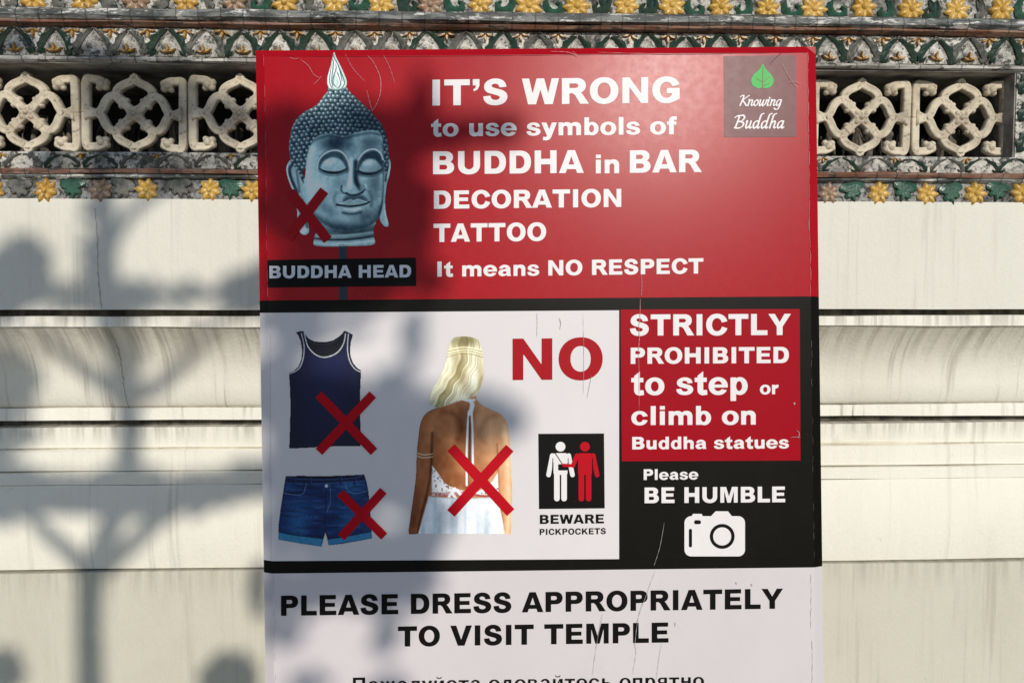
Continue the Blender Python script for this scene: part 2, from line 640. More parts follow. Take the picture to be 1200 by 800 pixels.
for i, (u, k) in enumerate(u_list):
    use(lf, k, f_bot, (u, 0, zl + random.uniform(-.002, .002)), (0, random.uniform(0, .8), 0), (random.uniform(.86, 1.08), random.uniform(.7, 1.2), random.uniform(.86, 1.06)))
    if i + 1 < len(u_list):
        um = (u + u_list[i + 1][0]) / 2
        use(lleaf, 'g' if (u > 0 or i % 3 == 1) else 'w', f_bot, (um + random.uniform(-.005, .005), .001, zl + random.uniform(-.004, .004)),
            (0, random.uniform(-.35, .35), 0), (random.choice((-.95, .95)), 1, random.uniform(.8, .95)))

# leaf frieze
LH = Z_BS - Z_LIP0
LP = (wp(970, 50)[0] - wp(65, 50)[0]) / 21.0
spR = [(.03, .94), (.20, .87), (.40, .76), (.57, .62), (.69, .47), (.77, .32), (.81, .17), (.81, .05)]
wdR = [.03, .09, .13, .17, .18, .17, .13, .06]


def frieze_leaf(H, P, th):
    sp = [(x * P * .56, z * H) for x, z in spR]
    r = ribbon_leaf(sp, [w * H * .75 for w in wdR], th, 1)
    curl = ribbon_leaf([(.80 * P * .56, .06 * H), (.60 * P * .56, .10 * H), (.52 * P * .56, .2 * H)], [.06 * H, .07 * H, .02 * H], th * .8)
    one = join(r, curl)
    return join(one, mirror(one))


def trefoil(s, th, down=False):
    out = []
    for a in (-1.15, 0, 1.15):
        pts = [(0, 0), (.16, .35), (.10, .75), (0, 1), (-.10, .75), (-.16, .35)]
        c, q = math.cos(a), math.sin(a)
        kk = s * (1 if a == 0 else .9)
        pp = [((x * c + z * q) * kk * 1.15, (-x * q + z * c) * kk * (-1 if down else 1)) for x, z in pts]
        if down:
            pp.reverse()
        out.append(slab_from_outline(pp, th, .5))
    return join(*out)


def rib(H, P, th):                                 # thin raised white outline between neighbouring arches
    sp = [(0, .98), (.30, .84), (.58, .60), (.80, .34), (.93, .10), (.96, 0)]
    r = ribbon_leaf([(x * P * .52, z * H) for x, z in sp], [.025 * H] * 6, th)
    return join(r, mirror(r))


fl = {'d': obj('leaf_tile', *frieze_leaf(LH, LP, .007), M_LEAF, f_leaf), 'w': obj('leaf_tile', *frieze_leaf(LH, LP, .006), M_LEAFWORN, f_leaf)}
fr = {'r': obj('arch_rib', *rib(LH, LP, .005), M_BEDWHITE, f_leaf)}
wt = [(0, .86), (.16, .72), (.20, .62), (.34, .52), (.40, .40), (.52, .30), (.56, .18), (.70, .08), (.74, .0)]
wt = [(x * LP * .5, z * LH) for x, z in wt]
wt = wt + [(-x, z) for x, z in reversed(wt[1:])]
tri = [(0, 0), (.30, .0), (.22, -.16), (.10, -.34), (.03, -.60), (-.03, -.60), (-.10, -.34), (-.22, -.16), (-.30, 0)]
fw = {'w': obj('arch_plate', *slab_from_outline(wt, .003, .2, (0, .3 * LH)), M_WHITECHIP, f_leaf),
      'g': obj('arch_plate', *slab_from_outline(wt, .002, .2, (0, .3 * LH)), M_BEDWHITE, f_leaf)}
ft_ = {'w': obj('spandrel_plate', *slab_from_outline([(x * LP, z * LH) for x, z in reversed(tri)], .003, .2, (0, -.15 * LH)), M_WHITECHIP, f_leaf)}
fb = {'a': obj('blossom', *trefoil(.30 * LH, .008), M_AMBER, f_leaf)}
fp = {'a': obj('pendant', *trefoil(.30 * LH, .008, True), M_AMBER, f_leaf)}
ub = wp(65, 50)[0]
for i in range(-17, 42):
    u = ub + LP * i + random.uniform(-.003, .003)
    sc = random.uniform(.88, 1.08)
    key = ('w' if random.random() < (.62 if i < 10 else .35) else 'd')
    use(fl, key, f_leaf, (u, -.003, Z_LIP0 + .004), (random.uniform(-.06, .06), random.uniform(-.09, .09), random.uniform(-.06, .06)), (sc, 1, random.uniform(.84, .98)))
    use(fw, 'w' if random.random() < .62 else 'g', f_leaf, (u, -.002, Z_LIP0 + .003), (0, random.uniform(-.04, .04), 0), (random.uniform(.9, 1.04), 1, random.uniform(.85, 1)))
    if random.random() < .7:
        use(ft_, 'w', f_leaf, (u + LP / 2, -.003, Z_BS - .003), (0, random.uniform(-.1, .1), 0), (random.uniform(.8, 1.1), 1, random.uniform(.8, 1.1)))
    use(fr, 'r', f_leaf, (u, -.003, Z_LIP0 + .003), (0, random.uniform(-.03, .03), 0), (1, 1, .96))
    if random.random() < .85:
        use(fb, 'a', f_leaf, (u + random.uniform(-.003, .003), -.003, Z_LIP0 + .010), (0, random.uniform(-.2, .2), 0))
    if random.random() < .85:
        use(fp, 'a', f_leaf, (u + LP / 2, -.003, Z_BS - .006), (0, random.uniform(-.2, .2), 0))

# low leaf strip under the lattice
SH = Z_NB - Z_S1
SP = .082
sl = {'d': obj('garland_leaf', *frieze_leaf(SH * .92, SP, .005), M_LEAF, f_low), 'w': obj('garland_leaf', *frieze_leaf(SH * .92, SP, .005), M_LEAFWORN, f_low)}
sb = {'a': obj('blossom', *trefoil(.36 * SH, .006, True), M_AMBER, f_low)}
for i in range(-30, 32):
    u = i * SP + random.uniform(-.004, .004)
    use(sl, 'w' if random.random() < (.55 if u < 0 else .25) else 'd', f_low, (u, -.008, Z_S1 + .002),
        (0, random.uniform(-.07, .07), 0), (random.uniform(.95, 1.08), 1, random.uniform(.85, 1)))
    if i % 2 == 0:
        use(sb, 'a', f_low, (u + SP / 2, -.008, Z_NB - .004), (0, random.uniform(-.3, .3), 0))

# vertical leaves on the pier
pl = {'d': obj('leaf_tile', *frieze_leaf(.062, .085, .006), M_LEAF, pier)}
pb = {'a': obj('blossom', *trefoil(.02, .007), M_AMBER, pier)}
for i in range(3):
    for j in range(3):
        use(pl, 'd', pier, (U_J + .045 + j * .085, -.001, Z_NB + .012 + i * .066), (0, random.uniform(-.1, .1), 0))
        use(pb, 'a', pier, (U_J + .045 + j * .085, -.001, Z_NB + .022 + i * .066))


# ------------------------------------------------------------------ lattice panels
def tube(path, rad, depth=1.5, closed=False, nsec=24, groove=.34, caps=True):
    """sweep a grooved round section along a path in the x-z plane; deeper (y) than wide"""
    n = len(path)
    V, F = [], []
    rr = rad if isinstance(rad, (list, tuple)) else [rad] * n
    for i in range(n):
        a = path[(i - 1) % n] if closed or i > 0 else path[i]
        b = path[(i + 1) % n] if closed or i < n - 1 else path[i]
        tx, tz = b[0] - a[0], b[1] - a[1]
        L = math.hypot(tx, tz) or 1
        nx, nz = -tz / L, tx / L
        for j in range(nsec):
            q = 2 * math.pi * j / nsec
            sq, cq = math.sin(q), math.cos(q)
            g = 1 - groove * max(0, cq) ** 8
            w = math.copysign(abs(sq) ** .72, sq) * rr[i]
            d = -math.copysign(abs(cq) ** .8, cq) * rr[i] * depth * g
            V.append((path[i][0] + nx * w, d, path[i][1] + nz * w))
    m = n if closed else n - 1
    for i in range(m):
        for j in range(nsec):
            F.append((i * nsec + j, i * nsec + (j + 1) % nsec, ((i + 1) % n) * nsec + (j + 1) % nsec, ((i + 1) % n) * nsec + j))
    if not closed and caps:
        F.append(tuple(range(nsec)))
        F.append(tuple((n - 1) * nsec + j for j in range(nsec - 1, -1, -1)))
    return V, F


def ball(c, r, dy=1.5, n=8):
    V, F = [], []
    for i in range(n + 1):
        for j in range(12):
            a, b = math.pi * i / n, 2 * math.pi * j / 12
            V.append((c[0] + r * math.sin(a) * math.cos(b), -r * dy * math.cos(a), c[1] + r * math.sin(a) * math.sin(b)))
    for i in range(n):
        for j in range(12):
            F.append((i * 12 + j, i * 12 + (j + 1) % 12, (i + 1) * 12 + (j + 1) % 12, (i + 1) * 12 + j))
    return V, F


LS = .056                                         # set-back of the middle of the lattice
uc = [wp(p, 132, LS)[0] for p in (33, 158, 283)]
LPITCH = (uc[2] - uc[0]) / 2
kl = LPITCH / 125
zc = (zr(86, LS) + zr(180, LS)) / 2
HH = (zr(86, LS) - zr(180, LS)) / 2 / kl          # half height in panel units
print('lattice pitch', LPITCH, 'half height', HH, 'right centres', [(wp(p, 135, LS)[0] - uc[0]) / LPITCH for p in (1001, 1119.5)])
lobe = [(0, 1.06), (.04, .965), (.16, .89), (.35, .80), (.48, .675), (.495, .535), (.40, .41), (.335, .335)]
ap = HH - 5.5
seq = []
for q in range(4):
    arm = [(x * ap, z * ap) for x, z in lobe]
    arm = arm[:-1] + [arm[-1]] + [(b, a) for a, b in reversed(arm[1:-1])]
    for x, z in arm:
        for _ in range(q):
            x, z = z, -x
        seq.append((x, z))
outline = crom(seq, 5, True)
tr = [tube(outline, 5.3, 1.5, True, groove=.40)]
for a in range(4):
    c, s = math.cos(math.pi / 4 + a * math.pi / 2), math.sin(math.pi / 4 + a * math.pi / 2)
    L = .585 * ap
    tr.append(tube(crom([(c * 3, s * 3), (c * L * .5, s * L * .5), (c * L, s * L)], 4), [7.4, 7.0, 6.2, 5.4, 5.2, 5.4, 5.8, 6.2, 6.4], 1.45))
    tr.append(ball((c * L * .74 - s * 5.0, s * L * .74 + c * 5.0), 3.5, 1.7))
    tr.append(ball((c * L * .74 + s * 5.0, s * L * .74 - c * 5.0), 3.5, 1.7))
    tr.append(ball((c * 7.2, s * 7.2), 4.6, 2.0))
tr.append(ball((0, 0), 4.2, 2.7))
for sx in (-1, 1):
    tr.append(tube([(sx * (ap - 5), 0), (sx * 46, 0), (sx * 51, 0), (sx * 56, 0)], [5.0, 5.6, 7.5, 10.5], 1.3))
TV, TF = join(*tr)
X0 = 56.8
post = []
path = crom([(-X0, 0), (-X0, HH * .45), (-X0, HH * .72), (-X0 + 2.0, HH * .87), (-X0 + 7, HH - 6.5), (-X0 + 14, HH - 7), (-X0 + 20, HH - 10), (-X0 + 20, HH - 15)], 5)
rad = [5.3] * (len(path) - 8) + [5.4, 5.5, 5.7, 5.9, 6.0, 5.6, 4.8, 4.0]
up = tube(path, rad, 1.4)
dn = [(x, y, -z) for x, y, z in up[0]], [tuple(reversed(f)) for f in up[1]]
kn = [ball((-X0 + a, sg * (HH - b)), r_, 1.5) for sg in (-1, 1) for a, b, r_ in ((18, 12.5, 6.4), (23, 9.5, 4.6), (22.5, 15.5, 4.4), (14.5, 16.5, 3.6))]
PV, PF = join(up, dn, *kn)
S = lambda V: [(x * kl, y * kl, z * kl) for x, y, z in V]
rV, rF = mirror((PV, PF))
lat = {}


def lattice(i, u, z, s, first):
    r = empty('lattice_panel', (u, s, z))
    r.parent = wall
    if first:
        lat['t'] = obj('tracery', S(TV), TF, M_STONE, r, smooth=True)
        lat['l'] = obj('scroll_post', S(PV), PF, M_STONE, r, smooth=True)
        lat['r'] = obj('scroll_post', S(rV), rF, M_STONE, r, smooth=True)
        for o in lat.values():
            fix_normals(o)
    else:
        for o in list(lat.values()):
            dup(o, r)
    return r


panels = []
ends = U_J - LPITCH * .47
k_ = 0
for i in range(-6, 22):
    u = uc[0] + LPITCH * i
    if u + LPITCH * .5 > U_J + .05:
        if u < U_J + .27 + LPITCH * .5:
            continue
    p = lattice(i, u, zc + random.uniform(-.0025, .0025), LS + random.uniform(-.004, .004), k_ == 0)
    p.rotation_euler = (random.uniform(-.03, .03), random.uniform(-.018, .018), random.uniform(-.03, .03))
    p.scale = (random.uniform(.985, 1.0), 1, random.uniform(.97, 1.0))
    k_ += 1
    panels.append(p)
print('panels', len(panels))
# crumbled stone lying deep in the niche
V, F = [], []
for i in range(70):
    c = (random.uniform(-1.6, 1.4), random.uniform(.16, .3))
    r = random.uniform(.012, .034)
    b = ball((c[0], 0), r, random.uniform(.7, 1.3), 4)
    o = len(V)
    V += [(x + random.uniform(-.3, .3) * r, y + c[1] + random.uniform(-.3, .3) * r, z + Z_NB + random.choice((.01, .01, .05, .09)) + random.uniform(-.3, .3) * r) for x, y, z in b[0]]
    F += [tuple(q + o for q in f) for f in b[1]]
rb = obj('stone_rubble', V, F, M_STONEDARK, wall)
rb['kind'] = 'stuff'


# crack and drip stains that follow the mouldings
def front_s(z):
    if z > Z_PB:
        return -.004
    if z > Z_F1:
        return -.006
    if z > Z_C1:
        return cav_s((z - Z_F1) / (Z_C1 - Z_F1))
    return CAV - .010


def strip(name, path, w, mat):
    V, F = [], []
    for i, (u, z) in enumerate(path):
        ww = w * (.5 + .9 * abs(math.sin(i * 2.3 + u * 40)))
        V += [(u - ww, front_s(z) - .0022, z), (u + ww, front_s(z) - .0022, z)]
        if i:
            F.append((2 * i - 2, 2 * i - 1, 2 * i + 1, 2 * i))
    return obj(name, V, F, mat, wall)


M_CRACK = grime('crack_dirt', (.16, .14, .12), (.40, .36, .30), .4, .6, 60)
ucr = wp(116, 300)[0]
pth = []
for i in range(40):
    t = i / 39
    z = Z_PT - .02 + (Z_PB + .003 - Z_PT + .02) * t
    pth.append((ucr + .0018 * math.sin(t * 7) + .0009 * math.sin(t * 47) + random.uniform(-.0006, .0006) - .004 + .008 * t, z))
strip('crack', pth, .0006, M_CRACK)
pth = []
for i in range(50):
    t = i / 49
    z = Z_F1 - .004 + (Z_C1 + .004 - Z_F1) * t
    pth.append((ucr + .012 + .006 * t + .002 * math.sin(t * 8) + .0008 * math.sin(t * 53) + random.uniform(-.0006, .0006), z))
strip('crack', pth, .0006, M_CRACK)

# ------------------------------------------------------------------ ground
def ground():
    N = Nodes('paving_stone')
    b = N.n('ShaderNodeTexBrick')
    b.inputs['Scale'].default_value = 1.0
    b.inputs['Brick Width'].default_value = .6
    b.inputs['Row Height'].default_value = .6
    b.inputs['Mortar Size'].default_value = .006
    b.inputs['Color1'].default_value = (.30, .29, .27, 1)
    b.inputs['Color2'].default_value = (.25, .24, .225, 1)
    b.inputs['Mortar'].default_value = (.12, .11, .10, 1)
    N.l(N.coord(), b.inputs['Vector'])
    N.color(N.mix(N.ramp(N.noise((1, 1, 1), 2.5, 6, .6), .35, .7, 0, .4), b.outputs['Color'], (.20, .19, .17)))
    N.rough(.75)
    N.bump(N.noise((1, 1, 1), 40, 5, .6), .004, .4)
    return N.m


g = obj('ground', [(-150, -150, 0), (150, -150, 0), (150, 150, 0), (-150, 150, 0)], [(0, 1, 2, 3)], ground())
g['kind'] = 'structure'


# ------------------------------------------------------------------ lettering: every glyph drawn as a signed field, traced to an outline
GS = 1.4                                           # grid step in glyph units (cap height = 100)
_gx = np.arange(-16, 156, GS)
_gy = np.arange(-36, 116, GS)
GX, GY = np.meshgrid(_gx, _gy)


def gR(x0, y0, x1, y1):
    dx = np.maximum(x0 - GX, GX - x1)
    dy = np.maximum(y0 - GY, GY - y1)
    return np.maximum(dx, dy)


def gE(cx, cy, rx, ry, n=2.0):
    q = (np.abs((GX - cx) / rx) ** n + np.abs((GY - cy) / ry) ** n) ** (1 / n)
    return (q - 1) * min(rx, ry)


def seg_d(X, Y, a, b):
    vx, vy = b[0] - a[0], b[1] - a[1]
    L2 = vx * vx + vy * vy + 1e-9
    t = ((X - a[0]) * vx + (Y - a[1]) * vy) / L2
    tc = np.clip(t, 0, 1)
    return np.hypot(X - a[0] - tc * vx, Y - a[1] - tc * vy), tc, t, math.sqrt(L2)


def poly_sd(X, Y, pts):
    d = np.full(X.shape, 1e9)
    ins = np.zeros(X.shape, bool)
    n = len(pts)
    for i in range(n):
        a, b = pts[i], pts[(i + 1) % n]
        d = np.minimum(d, seg_d(X, Y, a, b)[0])
        if a[1] != b[1]:
            c = ((a[1] > Y) != (b[1] > Y)) & (X < (b[0] - a[0]) * (Y - a[1]) / (b[1] - a[1]) + a[0])
            ins ^= c
    return np.where(ins, -d, d)


def gP(*pts):
    return poly_sd(GX, GY, pts)


def gS(pts, rad, butt=(True, True), k=7):
    P = crom([(p[0], p[1], r) for p, r in zip(pts, rad)], k)
    d = np.full(GX.shape, 1e9)
    m = len(P) - 1
    for i in range(m):
        dd, tc, t, L = seg_d(GX, GY, P[i], P[i + 1])
        v = dd - (P[i][2] + (P[i + 1][2] - P[i][2]) * tc)
        d = np.minimum(d, v)
    for e, on in ((0, butt[0]), (1, butt[1])):
        if on:                                     # cut the stroke end square
            a, b = (P[0], P[2]) if e == 0 else (P[-1], P[-3])
            vx, vy = a[0] - b[0], a[1] - b[1]
            L = math.hypot(vx, vy)
            over = ((GX - a[0]) * vx + (GY - a[1]) * vy) / L
            near = np.hypot(GX - a[0], GY - a[1]) < a[2] * 1.9
            d = np.where(near, np.maximum(d, over), d)
    return d


def U_(*a):
    r = a[0]
    for b in a[1:]:
        r = np.minimum(r, b)
    return r


def I_(*a):
    r = a[0]
    for b in a[1:]:
        r = np.maximum(r, b)
    return r


def D_(a, *bs):
    for b in bs:
        a = np.maximum(a, -b)
    return a


def abv(y):
    return y - GY


def bel(y):
    return GY - y


def rgt(x):
    return x - GX


def lft(x):
    return GX - x


def arch(x):                                       # arch of n, m, h starting at stem x
    return D_(I_(gE(x + 45.5, 42, 30.5, 32.2, 2.3), abv(42), rgt(x + 14)), U_(I_(gE(x + 38, 40, 12.2, 13), abv(39)), gR(x + 25, -9, x + 50, 40)))


def bowl_b():
    return D_(gE(51.5, 36, 35.5, 38), gE(48, 36, 13.5, 21))


def mirx(f, w):
    """mirror a glyph field about x = w/2 (resampled)"""
    out = np.empty_like(f)
    xs = w - _gx
    for r in range(f.shape[0]):
        out[r] = np.interp(xs, _gx, f[r])
    return out


def miry(f, h):
    out = np.empty_like(f)
    ys = h - _gy
    for c in range(f.shape[1]):
        out[:, c] = np.interp(ys, _gy, f[:, c])
    return out


def gl_S(k=1.0, kx=1.0):
    lo = [(32, 35.5), (34, 27), (40, 21), (50, 18.8), (60, 20.6), (66.5, 27), (63.5, 33.4), (54, 37.4), (40, 41.4), (22, 47.4), (11, 57.5), (8, 70), (12, 84), (23, 94.6), (36, 100.2), (49, 102), (66, 100), (81, 92), (88.5, 81), (91.5, 69)]
    up = [(65.5, 67), (63, 74), (58, 79.4), (50, 81.6), (41, 80), (36, 74.5), (38.4, 69), (46, 65.4), (59, 61.8), (77, 56), (90, 46.5), (95, 32), (92, 19), (83, 7.6), (68, .4), (50, -2), (30, .6), (15, 9), (7.5, 20), (5, 33)]
    return gP(*[(x * kx, y * k) for x, y in crom(lo, 4) + crom(up, 4)])


def glyph(c):
    if c == 'I': return 54, gR(13, 0, 41, 100)
    if c == 'L': return 93, U_(gR(10, 0, 38, 100), gR(10, 0, 89, 23))
    if c == 'T': return 101, U_(gR(3, 77, 98, 100), gR(36.5, 0, 64.5, 100))
    if c == 'E': return 101, U_(gR(10, 0, 38, 100), gR(10, 79, 92, 100), gR(10, 41, 87, 61), gR(10, 0, 94, 22))
    if c == 'H': return 116, U_(gR(10, 0, 38, 100), gR(78, 0, 106, 100), gR(10, 39, 106, 63))
    if c == 'N': return 116, U_(gR(10, 0, 36, 100), gR(80, 0, 106, 100), gP((10, 100), (36, 100), (106, 0), (80, 0)))
    if c == 'M': return 132, U_(gR(10, 0, 35, 100), gR(97, 0, 122, 100), gP((28, 100), (47, 100), (78, 0), (55, 0)), gP((104, 100), (85, 100), (54, 0), (77, 0)))
    if c == 'A': return 109, D_(gP((0, 0), (38.5, 100), (70, 100), (108.5, 0)), gP((29, -1), (35, 17), (73.5, 17), (79.5, -1)), gP((42, 37), (54.3, 74), (66.5, 37)))
    if c == 'V': return 109, gP((0, 100), (30, 100), (54.3, 30), (78.5, 100), (108.5, 100), (71, 0), (37.5, 0))
    if c == 'W': return 140, gP((1, 100), (28, 100), (41, 42), (56, 100), (84, 100), (99, 42), (112, 100), (139, 100), (116, 0), (86, 0), (70, 57), (54, 0), (24, 0))
    if c == 'Y': return 109, gP((0, 100), (31, 100), (54.3, 61), (77.5, 100), (108.5, 100), (68.3, 40), (68.3, 0), (40.3, 0), (40.3, 40))
    if c == 'K': return 116, U_(gR(10, 0, 38, 100), gP((37, 60), (74, 100), (110, 100), (70, 60), (37, 26)), gP((50, 44), (70, 61), (114, 0), (80, 0)))
    if c == 'O': return 116, D_(gE(58, 50, 53, 52, 2.1), gE(58, 50, 24.5, 31, 2.1))
    if c == 'C': return 109, D_(gE(57, 50, 52, 52, 2.1), gE(57, 50, 24, 31, 2.1), gP((57, 50), (80, 60), (122, 70), (122, 28), (81, 41)))
    if c == 'G': return 116, U_(D_(gE(58, 50, 53, 52, 2.1), gE(58, 50, 24.5, 31, 2.1), gP((58, 56), (80, 63), (125, 76), (125, 30), (84, 30), (84, 50))), gR(59, 37, 107, 57), gP((80, 57), (107, 57), (107, 16), (92, 7), (80, 20)))
    if c == 'D': return 109, D_(U_(gR(10, 0, 54, 100), I_(gE(54, 50, 49, 50, 2.3), rgt(52))), U_(gR(38, 22, 52, 78), I_(gE(51, 50, 23.5, 28, 2.2), rgt(45))))
    if c == 'B': return 109, D_(U_(gR(10, 0, 62, 100), gE(62, 74, 35, 26, 2.2), gE(63, 29, 39, 29, 2.2)), U_(gR(38, 61, 58, 80), gE(58, 70.5, 10, 9.5)), U_(gR(38, 20, 60, 41), gE(60, 30.5, 12, 10.5)))
    if c == 'P': return 101, D_(U_(gR(10, 0, 38, 100), gR(10, 38, 60, 100), gE(60, 69, 36, 31, 2.2)), U_(gR(38, 59, 56, 79), gE(56, 69, 11, 10)))
    if c == 'R': return 109, U_(D_(U_(gR(10, 0, 38, 100), gR(10, 41, 64, 100), gE(64, 70.5, 35, 29.5, 2.2)), U_(gR(38, 61, 60, 79), gE(60, 70, 11, 9))), gP((46, 44), (76, 46), (85, 40), (111, 0), (78, 0), (60, 33), (50, 41)))
    if c == 'S': return 101, gl_S()
    if c == 'U': return 116, D_(U_(gR(10, 38, 38, 100), gR(78, 38, 106, 100), I_(gE(58, 40, 48, 42, 2.2), bel(40))), U_(I_(gE(58, 40, 20, 20), bel(41)), gR(38, 40, 78, 110)))
    if c == 'n': return 93, U_(gR(9, 0, 34.5, 72.5), arch(9), gR(59, 0, 84.5, 42.5))
    if c == 'm': return 141, U_(gR(9, 0, 34.5, 72.5), arch(9), gR(59, 0, 84.5, 42.5), arch(56), gR(106, 0, 131.5, 42.5))
    if c == 'h': return 93, U_(gR(9, 0, 34.5, 100), arch(9), gR(59, 0, 84.5, 42.5))
    if c == 'u': return 93, mirx(miry(glyph('n')[1], 72.5), 93)
    if c == 'r': return 62, U_(gR(9, 0, 34.5, 72.5), D_(I_(gE(62, 36, 48, 38), abv(42), lft(62)), gE(60, 22, 26, 28)))
    if c == 'o': return 93, D_(gE(46.5, 36.2, 43.5, 38.2, 2.1), gE(46.5, 36.2, 17.5, 21.5, 2.1))
    if c == 'c': return 93, D_(gE(46.5, 36.2, 43, 38.2, 2.1), gE(46.5, 36.2, 17.5, 21.5, 2.1), gP((46, 36), (64, 44), (112, 50), (112, 22), (64, 28)))
    if c == 'e': return 93, D_(gE(46.5, 36.2, 43.5, 38.2, 2.1), I_(gE(46.5, 38, 18, 20), abv(43)), I_(gE(46.5, 34, 18.5, 19), bel(30)), gP((46, 30), (98, 30), (98, 17), (62, 23), (50, 22)))
    if c == 'a': return 93, U_(D_(I_(gE(46, 45, 36.5, 29.5), abv(42)), gE(44, 44, 13.5, 13), gP((-5, 51), (34, 47), (34, 30), (-5, 30))),
                               gP((57, 46), (82, 46), (82, 16), (87, 0), (61, 0), (57, 12)),
                               D_(U_(I_(gE(33, 21, 27.5, 22.5), lft(58)), gP((33, 43.5), (58, 48), (58, 6), (40, 0), (33, 20))), gE(47, 22.5, 14, 8.2)))
    if c == 'b': return 93, U_(gR(9, 0, 34.5, 100), bowl_b())
    if c == 'd': return 93, mirx(glyph('b')[1], 93)
    if c == 'p': return 93, U_(gR(9, -27, 34.5, 72.5), bowl_b())
    if c == 'f': return 56, U_(gR(14, 0, 40, 80), gS([(27, 66), (28, 80), (36, 90), (56, 91)], [13, 13, 11.5, 10], (False, True)), gR(3, 54, 54, 72.5))
    if c == 't': return 62, U_(gP((15, 20), (15, 80), (41, 100), (41, 20)), gR(2, 54, 57, 72.5), gS([(28, 28), (29, 16), (38, 9), (59, 10)], [13, 13, 11.5, 10], (False, True)))
    if c == 's': return 85, gl_S(.725, .85)
    if c == 'i': return 47, U_(gR(10.5, 0, 36.5, 72.5), gR(10.5, 81, 36.5, 100))
    if c == 'l': return 47, gR(10.5, 0, 36.5, 100)
    if c == 'y': return 85, U_(gP((0, 72.5), (28, 72.5), (58, -4), (31, 0)), gP((57.5, 72.5), (85, 72.5), (54, -10), (29, -4)), gS([(44, 0), (39, -12), (27, -18), (9, -17)], [11, 11, 10, 9.5], (False, True)))
    if c == '’': return 42, gP((8, 76), (8, 100), (33, 100), (33, 74), (26, 60), (13, 53), (9, 60), (18, 66), (20, 76))
    if c == 'П': return 116, U_(gR(10, 0, 37, 100), gR(79, 0, 106, 100), gR(10, 78, 106, 100))
    if c == 'ж': return 124, U_(gR(50, 0, 74, 72.5), gP((0, 0), (28, 0), (54, 38), (28, 72.5), (2, 72.5), (26, 38)), gP((124, 0), (96, 0), (70, 38), (96, 72.5), (122, 72.5), (98, 38)))
    if c == 'л': return 95, U_(gR(61, 0, 86, 72.5), gR(22, 54, 86, 72.5), gS([(34, 66), (33, 40), (27, 14), (3, 9)], [11.5, 11.5, 11, 9.5]))
    if c == 'й': return 95, U_(gR(9, 0, 34, 72.5), gR(61, 0, 86, 72.5), gP((20, 0), (36, 0), (75, 72.5), (59, 72.5)), gS([(29, 97), (36, 86), (58, 86), (66, 97)], [5.5] * 4))
    if c == 'т': return 84, U_(gR(2, 54, 82, 72.5), gR(29, 0, 55, 72.5))
    if c == 'д': return 100, U_(gR(58, 0, 83, 72.5), gR(26, 54, 83, 72.5), gR(4, 0, 96, 17), gR(4, -18, 22, 12), gR(78, -18, 96, 12), gS([(34, 66), (33, 40), (24, 12)], [11.5, 11.5, 11]))
    if c == 'в': return 93, D_(U_(gR(9, 0, 52, 72.5), gE(52, 54, 30, 18.5), gE(52, 21, 34, 21)), U_(gR(33, 44, 50, 57), gE(50, 50.5, 7, 6.5)), U_(gR(33, 14, 50, 29), gE(50, 21.5, 9, 7.5)))
    if c == 'ь': return 90, D_(U_(gR(9, 0, 34, 72.5), gR(9, 0, 50, 46), gE(50, 23, 35, 23)), U_(gR(34, 15, 48, 31), gE(48, 23, 11, 8)))
    if c == 'п': return 93, U_(gR(9, 0, 34, 72.5), gR(59, 0, 84, 72.5), gR(9, 54, 84, 72.5))
    if c == 'я': return 90, mirx(U_(D_(U_(gR(9, 0, 34, 72.5), gR(9, 24, 52, 72.5), gE(52, 48.5, 30, 24)), U_(gR(34, 40, 50, 57), gE(50, 48.5, 8, 8.5))), gP((36, 30), (62, 32), (88, 0), (58, 0))), 90)
    if c == 'н': return 93, U_(gR(9, 0, 34, 72.5), gR(59, 0, 84, 72.5), gR(9, 28, 84, 46))
    raise KeyError(c)


SAME = {'о': 'o', 'с': 'c', 'е': 'e', 'р': 'p', 'а': 'a', 'у': 'y'}


def trace(f, xs, ys):
    """marching squares: closed contours of f < 0, as lists of points"""
    f = np.where(np.abs(f) < 1e-6, 1e-6, f)
    neg = f < 0
    H, W = f.shape
    segs = {}
    mixed = np.argwhere(~((neg[:-1, :-1] == neg[1:, :-1]) & (neg[:-1, :-1] == neg[:-1, 1:]) & (neg[:-1, :-1] == neg[1:, 1:])))

    def ept(e):
        k, r, c = e
        if k == 0:
            t = f[r, c] / (f[r, c] - f[r, c + 1])
            return (xs[c] + t * (xs[c + 1] - xs[c]), ys[r])
        t = f[r, c] / (f[r, c] - f[r + 1, c])
        return (xs[c], ys[r] + t * (ys[r + 1] - ys[r]))
    T = {1: [(3, 0)], 2: [(0, 1)], 3: [(3, 1)], 4: [(1, 2)], 5: [(3, 0), (1, 2)], 6: [(0, 2)], 7: [(3, 2)], 8: [(2, 3)], 9: [(2, 0)],
         10: [(0, 1), (2, 3)], 11: [(2, 1)], 12: [(1, 3)], 13: [(1, 0)], 14: [(0, 3)]}
    for r, c in mixed:
        code = int(neg[r, c]) | int(neg[r, c + 1]) << 1 | int(neg[r + 1, c + 1]) << 2 | int(neg[r + 1, c]) << 3
        E = ((0, r, c), (1, r, c + 1), (0, r + 1, c), (1, r, c))
        for a, b in T[code]:
            segs[E[a]] = E[b]
    loops = []
    while segs:
        s, n = segs.popitem()
        L = [s]
        while n != s and n in segs:
            L.append(n)
            n = segs.pop(n)
        P = [ept(e) for e in L]
        if len(P) > 5:
            loops.append(P)
    return loops


